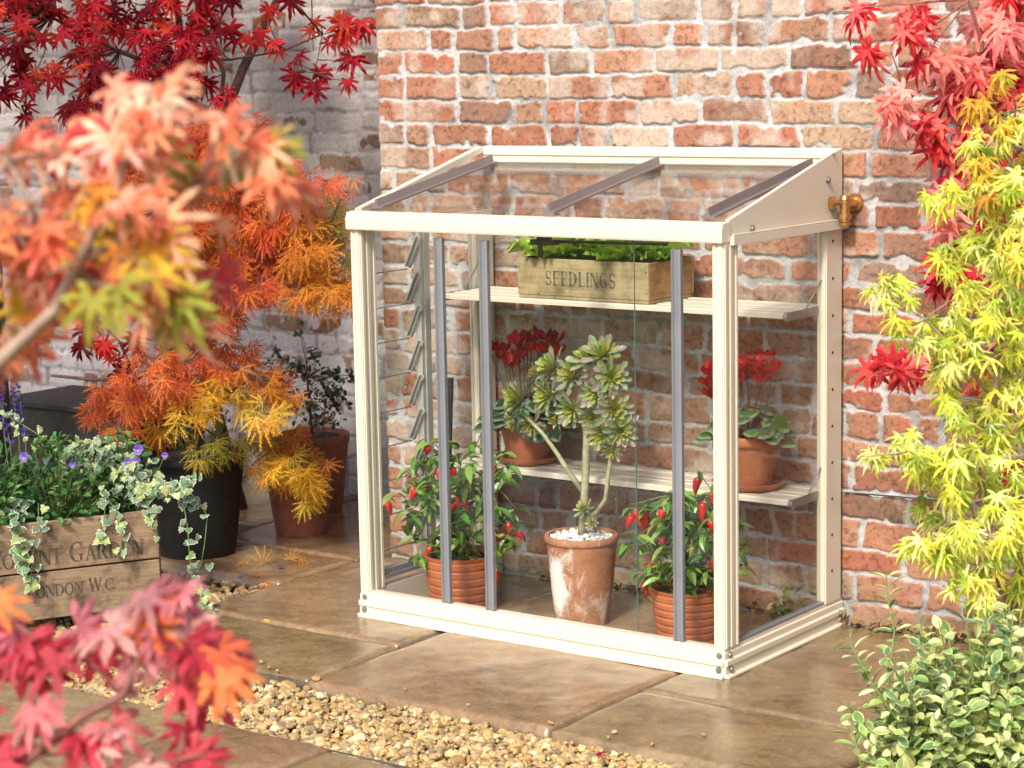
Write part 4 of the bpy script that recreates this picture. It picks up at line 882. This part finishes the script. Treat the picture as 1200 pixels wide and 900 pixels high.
def AA(u,v,y): # a point over the crate at local depth y
    n=Vector((math.sin(ang),-math.cos(ang),0)); o_=cw(0,y,0); d=F+RT*((u-600)/FPX)-UP*((v-450)/FPX); return CP+d*((o_-CP).dot(n)/d.dot(n))
tuft('viola',cw(-.50,.14,.29),'bushy viola with a purple and yellow flower at the far left of the lettered crate','plant',620,.16,.26,TO,.036,dg_,'leaf_matte',[(AA(28,536,.04),.016),(AA(55,542,.1),.011)],(.14,.06,.5))
tuft('viola',cw(-.27,.15,.29),'viola with one small blue flower near the middle of the lettered crate','plant',620,.16,.25,TO,.033,dg_,'leaf_matte',[(AA(85,545,.05),.012)],(.09,.05,.42))
tuft('viola',cw(-.07,.2,.29),'viola with three purple flowers at the right end of the lettered crate','plant',460,.13,.24,TO,.031,dg_,'leaf_matte',[(AA(162,527,.1),.018),(AA(150,541,.08),.014),(AA(160,540,.07),.013),(AA(193,534,.14),.012)],(.14,.06,.5))
# ivy
TI=T_ivy(); iv=[(.13,.22,.12),(.16,.26,.15),(.2,.3,.1),(.1,.18,.1),(.34,.42,.14)]
IV=empty('trailing_ivy',cw(-.15,.05,.29),'variegated ivy trailing over the front and right end of the lettered crate','plant'); s=Scat(); t=MB(); ivl=IV.location.copy()
def ivy(pts,r,n,y=-.03,sz=.025):
    P=[AA(u,v,yy) for u,v,yy in pts]; t.tube([p-ivl for p in P],.0014,5,False)
    for k in range(n):
        q=rnd.random()*(len(P)-1); i=int(q); p=P[i].lerp(P[min(i+1,len(P)-1)],q-i)+rv(r); g=Vector((rnd.uniform(-.5,.6),rnd.uniform(-.6,.1),-1+rnd.uniform(0,.9)))
        s.add(TI,p-ivl,g,Vector((.55,-1,.35))+rv(.5),sz*rnd.uniform(.6,1.2),vary(rnd.choice(iv),.18),.12)
ivy([(200,560,.05),(215,590,.02),(220,620,-.02),(222,650,-.03),(225,680,-.04)],.022,14)
ivy([(205,565,.08),(232,585,.05),(243,605,.03),(240,635,.02),(235,665,.02)],.02,14)
ivy([(150,570,.1),(180,565,.06),(210,575,.02),(225,570,0)],.035,60)
ivy([(120,580,.05),(135,595,-.01),(142,630,-.025),(138,655,-.025)],.017,16)
ivy([(110,560,.08),(125,580,.0),(120,625,-.02),(118,650,-.02)],.016,9)
ivy([(20,590,.05),(18,610,-.02),(22,640,-.02),(28,660,-.02)],.022,24,sz=.034)
ivy([(45,590,.05),(45,620,-.02),(38,650,-.02),(36,690,-.02)],.02,20)
ivy([(70,540,.15),(100,530,.15),(140,545,.12),(175,560,.1)],.05,190,sz=.023)
ivy([(0,480,.25),(30,500,.2),(70,525,.15)],.03,30,sz=.02)
ivy([(150,545,.1),(170,575,.03),(175,600,-.01)],.03,30,sz=.024)
ivy([(225,680,-.04),(250,700,-.06),(240,715,-.1)],.03,26,sz=.024)
ivy([(170,600,0),(182,615,-.01),(186,640,-.01)],.006,4,sz=.022)
t.build('stems','stem_green',IV); s.build('foliage','ivy_var',IV)
# trailing sprigs at the back left of the crate
tuft('broadleaf_seedling',cw(-.42,.30,.29),'seedling with broad pale green leaves at the back of the lettered crate','plant',26,.07,.17,TO,.055,[(.12,.26,.06),(.18,.34,.09)],'leaf_matte')
# big black pot with orange lace-leaf maple
bp=Vector((-1.02,.36,0)); OM=empty('laceleaf_maple',bp,'orange lace-leaf japanese maple in a big black pot behind the lettered crate','tree')
pot(OM,.165,.125,.345,'black_pot',0,.004,.03)
def lace(root,pcol,clumps,dep,base_pts,size,tw='bark',lim_r=.006,nrmv=(.2,-.8,.7)):
    s=Scat(); t=MB(); lim=[]
    for pts in base_pts:
        r0=pts[-1]; ps=pts[:-1]; t.tube(ps,[r0*(1-.6*i/(len(ps)-1)) for i in range(len(ps))],8); lim+=[Vector(a) for a in ps[1:]]
    for c in clumps:
        u,v,r,n=c[:4]; col=c[4]
        cen=at(u,v,dep+rnd.uniform(-.13,.13)); s0=nearest(lim,cen); tp=twig(t,s0,cen,.0035,.002,6,.08)
        for k in range(int(n*1.6)):
            o_=ball(); o_=Vector((o_.x*r,o_.y*r,o_.z*r*.75)); p=cen+o_; h_=nearest(tp,p)
            if k%2==0: t.tube([h_,p],[.0012,.0008],3,False)
            g=Vector((.25,-.25,-.75))+o_.normalized()*.7+rv(.45); s.add(TL if rnd.random()<.6 else TLb,p,g,Vector(nrmv)+rv(.5),size*rnd.uniform(.7,1.2),vary(rnd.choice(pcol[col]),.17),.2)
    t.build('branches',tw,root,smooth=True); s.build('foliage','leaf',root); 
    for ch in root.children:
        if ch.name.split('.')[0] in('branches','foliage'): ch.location=-root.location
O_=[(.66,.17,.04),(.58,.12,.035),(.74,.24,.05),(.7,.14,.06),(.5,.1,.03)]; Y_=[(.78,.5,.05),(.72,.42,.04),(.82,.58,.07)]; Mx=[(.72,.32,.04),(.66,.24,.04),(.5,.2,.03)]; Gn=[(.4,.34,.05),(.3,.26,.05),(.5,.3,.04)]
pc={'o':O_,'y':Y_,'m':Mx,'g':Gn}
top=bp+Vector((0,0,.33)); 
lace(OM,pc,[(130,470,.06,11,'o'),(115,485,.05,8,'o'),(155,440,.06,12,'o'),(180,420,.06,12,'o'),(160,475,.06,12,'o'),(140,500,.05,8,'o'),(200,450,.07,14,'o'),(190,480,.06,10,'m'),(185,505,.05,8,'m'),(225,420,.06,12,'o'),(230,440,.06,12,'o'),(235,470,.06,10,'y'),(220,485,.05,7,'y'),(205,405,.05,9,'o'),(250,400,.06,11,'o'),(270,430,.06,12,'o'),(260,455,.05,9,'y'),(290,440,.06,12,'m'),(300,470,.06,10,'y'),(315,450,.05,9,'m'),(335,465,.05,8,'m'),(330,440,.05,7,'o'),(175,460,.06,11,'o'),(285,410,.05,8,'o'),(310,485,.05,8,'y'),(195,500,.04,6,'y'),(120,455,.04,6,'o'),(245,530,.06,8,'g'),(270,525,.06,8,'g')],6.95,
 [[top-Vector((0,0,.05)),at(235,500,7.05),at(225,450,7.0),at(215,425,6.95),.012],[at(235,500,7.05),at(270,460,7.0),at(300,440,6.95),.008],[at(232,480,7.05),at(190,450,7.0),at(150,455,6.95),.008]],.072)
# small lace-leaf maple in terracotta pot
mp_=Vector((-.935,.79,0)); SM=empty('laceleaf_maple',mp_,'small yellow lace-leaf maple in a shaded terracotta pot beside the black pot','tree')
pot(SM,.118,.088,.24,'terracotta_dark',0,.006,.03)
lace(SM,pc,[(305,520,.05,9,'g'),(330,515,.06,12,'m'),(345,540,.06,12,'y'),(355,560,.05,10,'y'),(365,575,.035,7,'y'),(335,560,.05,9,'m'),(318,555,.04,7,'y'),(345,510,.05,9,'o'),(360,530,.05,8,'m'),(295,545,.035,5,'y'),(372,550,.04,6,'m'),(330,535,.06,10,'g'),(362,590,.025,4,'y')],7.25,
 [[mp_+Vector((0,0,.2)),at(338,550,7.4),at(335,520,7.3),.008],[at(338,550,7.4),at(355,535,7.25),.005]],.066)
# tall orange maple
tm=Vector((-1.38,.62,0)); TMp=empty('laceleaf_maple',tm,'tall orange lace-leaf maple spreading below the dark red maple on the left','tree')
cl=[]
for (u,v,n,c) in [(170,170,9,'o'),(140,200,9,'o'),(170,220,10,'o'),(135,240,9,'o'),(290,150,6,'o'),(250,150,6,'o'),(345,240,9,'o'),(360,300,9,'m'),(390,325,6,'m'),(355,345,6,'m'),(300,335,9,'o'),(185,360,9,'o'),(215,375,8,'o'),(205,165,9,'o'),(240,175,10,'o'),(275,170,8,'o'),(190,200,10,'o'),(225,205,12,'o'),(262,205,12,'o'),(298,195,9,'o'),(325,190,6,'o'),(205,240,12,'o'),(240,240,13,'o'),(275,240,13,'o'),(310,230,11,'o'),(340,225,8,'o'),(215,275,12,'o'),(250,275,12,'m'),(285,270,13,'o'),(320,265,12,'o'),(350,260,9,'m'),(375,245,5,'g'),(385,270,6,'g'),(230,310,11,'m'),(265,305,12,'o'),(300,300,12,'o'),(335,295,11,'m'),(365,290,9,'m'),(390,300,6,'g'),(240,340,9,'o'),(210,330,8,'m'),(270,335,9,'o'),(340,320,8,'m'),(370,320,7,'m'),(395,345,6,'m'),(245,370,7,'o'),(265,360,7,'o'),(380,340,4,'m'),(160,330,10,'m'),(175,290,10,'o'),(150,260,10,'o'),(120,300,10,'o'),(365,215,3,'o'),(410,215,2,'o')]: cl.append((u,v,.072,int(n*2.6),c))
lace(TMp,pc,cl,6.85,[[tm,at(200,430,7.15),at(212,370,7.0),at(235,300,6.95),at(255,230,6.9),.02],[at(212,370,7.0),at(280,300,6.9),at(340,270,6.85),at(385,270,6.85),.009],[at(235,300,6.95),at(190,240,6.9),.007],[at(255,230,6.9),at(310,205,6.85),.006]],.072)
# dark red maple, upper left
rt=Vector((-1.40,.98,0)); DM=empty('red_maple',rt,'dark red japanese maple with slender trunks in front of the painted wall','tree')
t=MB(); s=Scat(); dd=7.35
St=[[rt,at(240,430,7.55),at(250,300,7.5),at(258,150,7.4),at(285,80,dd),at(325,0,dd),at(345,-60,dd),.024],[at(250,300,7.5),at(222,145,7.4),at(214,60,dd),at(205,-10,dd),at(195,-90,dd),.017],[at(250,300,7.5),at(208,155,7.45),at(200,60,dd),at(185,10,dd),at(150,-60,dd),.012],[at(255,170,7.4),at(262,85,dd),at(235,25,dd),at(220,-30,dd),.009],[at(200,70,dd),at(270,70,dd),at(330,60,7.25),at(378,40,7.2),.005],[at(214,90,dd),at(140,60,dd),at(60,20,dd),.01],[at(378,40,7.2),at(372,70,7.2),at(368,85,7.2),.002],[at(365,-10,7.2),at(367,60,7.2),.0025],[at(378,40,7.2),at(400,35,7.2),.002],[at(238,400,7.5),at(160,445,7.45),at(110,445,7.4),at(60,440,7.4),.01],[at(160,445,7.45),at(140,400,7.4),at(110,370,7.35),.006]]
lim=[]
for p in St: r0=p[-1];ps=p[:-1]; t.tube(ps,[r0*(1-.5*i/(len(ps)-1)) for i in range(len(ps))],9); lim+=[Vector(a) for a in ps[1:]]
dr=[(.42,.012,.03),(.30,.008,.025),(.55,.02,.04),(.22,.01,.02)]; br_=[(.7,.05,.05),(.75,.1,.05),(.62,.03,.05)]
for k in range(120):
    u=rnd.uniform(-120,255); v=rnd.uniform(-130,150)
    if v>130-max(0,(u-120))*.45 and u>120: v-=60
    cloud(s,t,at(u,v,dd+rnd.uniform(-.35,.15)),.085,6,TM,.066,br_ if rnd.random()<.3 else dr,(.0,-.3,-.8),.7,(.3,-1,.5),.6,lim,.001)
for (u,v,n,c) in [(300,40,5,1),(320,48,4,1),(313,22,3,1),(375,30,3,1),(400,30,5,1),(418,45,4,1),(395,50,4,1),(425,35,3,1),(350,5,3,0),(345,85,3,0),(365,95,4,0),(385,85,4,0),(405,75,3,0),(352,75,2,0),(410,95,2,0),(260,110,4,0),(235,95,4,0),(250,50,5,0),(200,120,6,0),(180,100,6,0),(240,135,3,0),(180,150,6,0),(90,360,6,0),(110,380,6,0),(100,400,5,0),(130,410,6,1),(150,430,4,0),(60,350,6,0),(30,360,6,0),(160,400,4,0),(100,345,5,0),(230,165,4,0),(270,0,6,0),(240,-20,8,0)]:
    cloud(s,t,at(u,v,7.2),.04,n,TM,.066,br_ if c else dr,(.0,-.3,-.9),.6,(.3,-1,.5),.5,lim,.0011)
# unseen extra crown, added above and in front of the view to shade the corner
for k in range(270):
    y=rnd.uniform(-2.3,1.1); p=Vector((rnd.uniform(-3.8,-.50),y,rnd.uniform(2.08,2.7)))
    cloud(s,t,p,.16,13,TM,.085,dr,(0,-.2,-.5),.8,(0,-.3,1),.5,lim if k%5==0 else None,.0015)
t.build('branches','bark',DM,smooth=True); s.build('foliage','leaf',DM); fix_local(DM)
# terracotta pot with shrub, back
bk=Vector((-1.16,1.12,0)); BS=empty('potted_shrub',bk,'small-leaved dark green shrub in a terracotta pot against the painted wall','potted plant')
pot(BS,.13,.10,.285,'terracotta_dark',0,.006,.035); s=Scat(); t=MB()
lim=[Vector((0,0,.25)),at(362,470,7.75)-bk,at(360,440,7.7)-bk]; t.tube(lim,[.006,.005,.003],6)
for (u,v,r,n) in [(350,480,.08,60),(380,480,.08,60),(365,455,.09,70),(340,445,.07,45),(390,450,.07,45),(360,425,.06,35),(400,470,.05,25),(320,410,.03,10),(355,395,.025,9),(350,378,.018,6),(330,425,.05,20),(385,430,.05,25),(410,440,.04,15),(375,495,.08,50)]:
    cloud(s,t,at(u,v,7.72)-bk,r,n,TO,.026,[(.05,.09,.045),(.08,.13,.06),(.12,.16,.09),(.03,.06,.03)],(0,-.1,.5),.9,(0,-.6,.8),.6,lim,.001)
t.build('stems','stem_dark',BS); s.build('foliage','leaf_matte',BS)
# dark planter, timber post, purple salvia
P1=on(195,560,2,0); PLN=empty('wooden_planter',(-2.05,.72,-.03),'dark stained wooden planter in the shade behind the lettered crate','planter')
for z in range(3): bx((-.36,0,.03+z*.12),(.36,.02,.145+z*.12),'board','dark_timber',PLN); bx((-.36,.36,.03+z*.12),(.36,.38,.145+z*.12),'board','dark_timber',PLN)
bx((-.36,.0205,.03),(-.34,.3595,.385),'end_board','dark_timber',PLN); bx((.34,.0205,.03),(.36,.3595,.385),'end_board','dark_timber',PLN); bx((-.38,-.015,.386),(.38,.395,.405),'rim','dark_timber',PLN)
for x in(-.37,.33):
    for y in(-.01,.35): bx((x,y,0),(x+.04,y+.04,.03),'foot','dark_timber',PLN)
bx((-.338,.021,.03),(.338,.359,.38),'compost','soil',PLN)
bx_=Vector((-1.92,.42,0)); PO=empty('timber_post',(-1.97,.30,0),'dark square timber post rising at the left edge behind the maples','post')
bx((-.05,-.05,0),(.05,.05,1.95),'shaft','dark_timber',PO,.004); bx((-.062,-.062,1.951),(.062,.062,1.985),'cap','dark_timber',PO,.006)
sv=at(20,520,7.0); sv.z=.02; SV=empty('purple_salvia',sv,'purple flowered salvia spikes at the far left above the ivy','plant'); t=MB(); s=Scat()
for (u0,v0,u1,v1) in [(4,500,3,425),(22,505,10,430),(30,515,20,445),(12,520,-4,450),(235,0,0,0)][:4]:
    a,b=at(u0,v0,7.0)-sv,at(u1,v1,7.0)-sv; t.tube([Vector((a.x*.3,a.y*.3,0)),a,b],[.002,.002,.001],5,False)
    for k in range(46): q=k/45; p=a.lerp(b,q); g=rv(1); s.add(T_pet2,p,g+Vector((0,0,.2)),rv(1),.014*(1.1-q*.5),vary((.1,.05,.32),.25))
t.build('stems','stem_green',SV); s.build('flowers','petal',SV)
s=Scat(); t=MB(); sv2=at(225,520,7.15); sv2.z=.33; s2=empty('purple_lobelia',sv2,'small purple flowers under the orange lace-leaf maple in the black pot','plant')
for k in range(60):
    p=at(rnd.gauss(222,14) if k%2 else rnd.gauss(258,6),rnd.gauss(500,9) if k%2 else rnd.gauss(485,6),7.02+rnd.uniform(-.06,.06))-sv2; s.add(T_pet2,p,rv(1),rv(1),.013,vary((.09,.05,.3),.25)); t.tube([Vector((p.x*.4,p.y*.4,0)),p],.0009,3,False)
t.build('stems','stem_green',s2); s.build('flowers','petal',s2)
# fallen leaves and bits
def fallen(u,v,T,sz,col,label,mat='leaf',up=0):
    p=on(u,v,2,.012); s=Scat(); s.add(T,(0,0,0),(rnd.uniform(-1,1),rnd.uniform(-1,1),up),(0,-.3,1),sz,col,.2); o=s.build('fallen_petal' if T is T_pet2 else 'fallen_leaf',mat); o.location=p; tag(o,label,'leaf','fallen leaves on the paving and gravel'); return o
fallen(308,660,TL,.07,(.75,.42,.06),'curled yellow fallen leaf standing up on the shaded slab','leaf',1.3); fallen(340,655,TL,.05,(.7,.35,.05),'orange fallen leaf standing up beyond the curled yellow one','leaf',1.2)
fallen(290,658,TL,.05,(.6,.3,.04),'flat yellow leaf at the left of the fallen leaves on the shaded slab'); fallen(352,654,TL,.06,(.72,.36,.05),'flat orange leaf at the right of the fallen leaves on the shaded slab')
fallen(302,672,TL,.045,(.75,.25,.06),'orange leaf at the gravel edge next to a fallen purple petal'); fallen(312,684,TM,.03,(.8,.3,.12),'pink-orange fallen leaf lying at the corner of the gravel pocket')
fallen(701,884,TM,.022,(.35,.01,.03),'small crimson maple leaf lying on the gravel strip'); fallen(318,640,TL,.04,(.25,.1,.05),'brown shrivelled leaf on the shaded slab')
fallen(282,677,T_pet2,.022,(.1,.06,.4),'purple petal lying on the gravel pocket','petal'); fallen(330,664,T_pet2,.02,(.1,.07,.4),'purple petal on the shaded slab','petal')
fallen(316,726,T_pet2,.02,(.7,.5,.08),'small yellow leaf scrap on the big middle slab','petal')
# litter and moss along the wall foot
s=Scat(); t=[]
for k in range(620):
    x=rnd.uniform(-.4,2.3); y=.655-abs(rnd.gauss(0,.022)); z=.004+rnd.uniform(0,.018)
    if fbm(np.array([x*4.]),np.array([1.]),5)[0]<.42: continue
    s.add(TO,(x,y,z),rv(1)+Vector((0,0,.2)),Vector((0,-.3,1))+rv(.6),rnd.uniform(.012,.034),vary(rnd.choice([(.5,.36,.12),(.35,.22,.08),(.14,.08,.05),(.2,.22,.05),(.55,.42,.2),(.08,.05,.04)]),.2),.2)
o=s.build('leaf_litter','leaf_matte'); tag(o,'dry brown and yellow leaf litter along the foot of the brick wall','leaf litter',kind='stuff')
# small weed by the right inside corner
tuft('weed',(1.12,.60,.0),'small green weed growing at the wall foot inside the right corner','plant',40,.05,.11,TO,.03,[(.1,.2,.04),(.2,.28,.06)],'leaf_matte')
# ================= foreground maples (close to the camera, out of focus) =================
TMw=T_palmate(7,240,.165,.36,.3,.42)
def fgtree(name,root,label,stem,clumps,size,cols,rb,TT=TM):
    root=Vector(root); e=empty(name,root,label,'tree'); t=MB(); s=Scat(); lim=[]
    for p in stem: r0=p[-1]; ps=p[:-1]; t.tube(ps,[r0*(1-.55*i/(len(ps)-1)) for i in range(len(ps))],8); lim+=[Vector(a) for a in ps[1:]]
    for c in clumps:
        u,v,d,r,n,ck=c; cloud(s,t,at(u,v,d),r,n,TT,size,cols[ck],(.45,-.1,-.6),.75,(.15,-.75,.8),.55,lim,.0011)
    t.build('branches',rb,e,smooth=True); s.build('foliage','leaf',e); fix_local(e)
cc={'c':[(.84,.31,.15),(.86,.38,.2),(.80,.22,.12),(.90,.5,.32)],'p':[(.92,.60,.44),(.94,.70,.55),(.86,.42,.28)],'r':[(.7,.12,.10),(.62,.08,.08),(.8,.25,.2)],'y':[(.72,.48,.06),(.6,.55,.07),(.75,.35,.07)],'g':[(.42,.42,.07),(.5,.36,.08)]}
fr_=at(-260,1500,2.25); fr_.z=-.04
cl=[(180,105,2.0,.03,4,'p'),(165,135,2.0,.035,5,'p'),(195,120,2.02,.03,4,'c'),(150,165,2.0,.04,6,'p'),(110,185,2.0,.04,6,'c'),(70,175,2.0,.04,6,'r'),(60,215,2.0,.045,7,'c'),(20,195,2.0,.04,6,'p'),(15,150,1.98,.03,3,'c'),(0,240,2.0,.04,6,'c'),(100,225,2.0,.045,7,'c'),(140,215,2.02,.04,6,'c'),(60,265,2.0,.045,7,'r'),(110,275,2.0,.045,6,'y'),(150,265,2.0,.045,7,'y'),(190,250,2.02,.045,6,'g'),(160,300,2.0,.04,6,'y'),(190,290,2.0,.03,4,'c'),(215,225,2.05,.035,4,'c'),(250,190,2.05,.035,4,'c'),(285,175,2.05,.035,5,'c'),(315,185,2.05,.03,4,'c'),(335,200,2.05,.025,3,'c'),(300,205,2.05,.035,4,'g'),(225,190,2.05,.03,3,'p'),(20,290,2.0,.045,7,'c'),(70,310,2.0,.045,7,'c'),(120,330,2.0,.045,7,'c'),(30,340,2.0,.045,7,'p'),(80,355,2.0,.04,6,'y'),(5,380,2.0,.03,4,'c'),(100,370,2.0,.03,4,'p'),(175,335,2.0,.04,5,'g'),(215,345,2.02,.035,5,'r'),(235,375,2.02,.025,3,'g'),(190,370,2.0,.025,3,'c'),(140,300,2.0,.04,5,'c'),(-5,300,2.0,.04,5,'c'),(-50,250,2.0,.08,14,'c'),(-60,150,2.0,.07,10,'c'),(-60,350,2.0,.07,10,'c'),(5,428,1.95,.012,2,'c')]
cl=[(u,v,d+rnd.uniform(-.08,.1),r*1.2,int(n*1.15+.5),k) for u,v,d,r,n,k in cl]
fgtree('coral_maple',fr_,'large blurred coral and yellow maple branch reaching in at the upper left foreground',[[fr_,at(-200,900,2.2),at(-120,560,2.0),at(-20,440,1.98),at(30,395,1.98),at(62,365,1.98),at(90,310,2.0),at(120,250,2.0),at(150,180,2.0),.009],[at(90,310,2.0),at(160,270,2.02),at(230,220,2.05),at(310,195,2.05),.0035],[at(90,310,2.0),at(40,240,2.0),at(10,190,2.0),.003],[at(90,330,2.0),at(160,340,2.0),at(225,355,2.02),.003]],cl,.043,cc,'bark_pale')
fr2=at(-200,1400,2.5); fr2.z=-.04
c2={'r':[(.60,.06,.09),(.66,.10,.13),(.52,.05,.08)],'k':[(.78,.32,.32),(.85,.45,.42),(.72,.22,.24)],'o':[(.8,.28,.1),(.75,.18,.08)]}
cl=[(165,700,2.3,.010,2,'k'),(205,700,2.3,.02,4,'k'),(180,740,2.3,.025,5,'o'),(225,735,2.3,.025,5,'k'),(255,755,2.3,.025,5,'r'),(265,780,2.28,.025,5,'o'),(235,775,2.3,.025,5,'r'),(200,765,2.3,.025,5,'k'),(225,805,2.3,.02,4,'r'),(155,770,2.3,.025,4,'k'),(140,740,2.32,.025,3,'k'),(105,760,2.35,.02,2,'r'),(60,765,2.35,.02,3,'r'),(20,770,2.35,.02,3,'r'),(30,742,2.35,.015,2,'k'),(85,745,2.35,.012,1,'k'),(-15,715,2.35,.02,2,'o'),(40,820,2.3,.012,2,'k'),(95,845,2.3,.018,3,'r'),(135,850,2.3,.018,3,'k'),(5,880,2.3,.02,3,'r'),(70,900,2.3,.02,2,'r'),(170,895,2.28,.02,3,'k'),(205,890,2.28,.02,3,'r'),(240,885,2.28,.012,2,'r'),(120,900,2.3,.02,2,'k'),(-60,780,2.4,.07,8,'r'),(-50,900,2.4,.07,8,'r'),(215,850,2.3,.01,1,'r')]
fgtree('crimson_maple',fr2,'blurred crimson and pink maple twig reaching in at the lower left foreground',[[fr2,at(-110,1010,2.4),at(-20,930,2.35),at(40,885,2.3),at(95,840,2.3),at(145,815,2.3),at(165,770,2.3),at(185,720,2.3),.008],[at(145,815,2.3),at(200,790,2.3),at(245,770,2.3),.002],[at(40,885,2.3),at(40,840,2.3),.0015],[at(145,815,2.3),at(100,770,2.33),at(40,745,2.35),.002],[at(40,885,2.3),at(120,880,2.3),at(210,890,2.28),.0018]],cl,.050,c2,'bark_red',TMw)
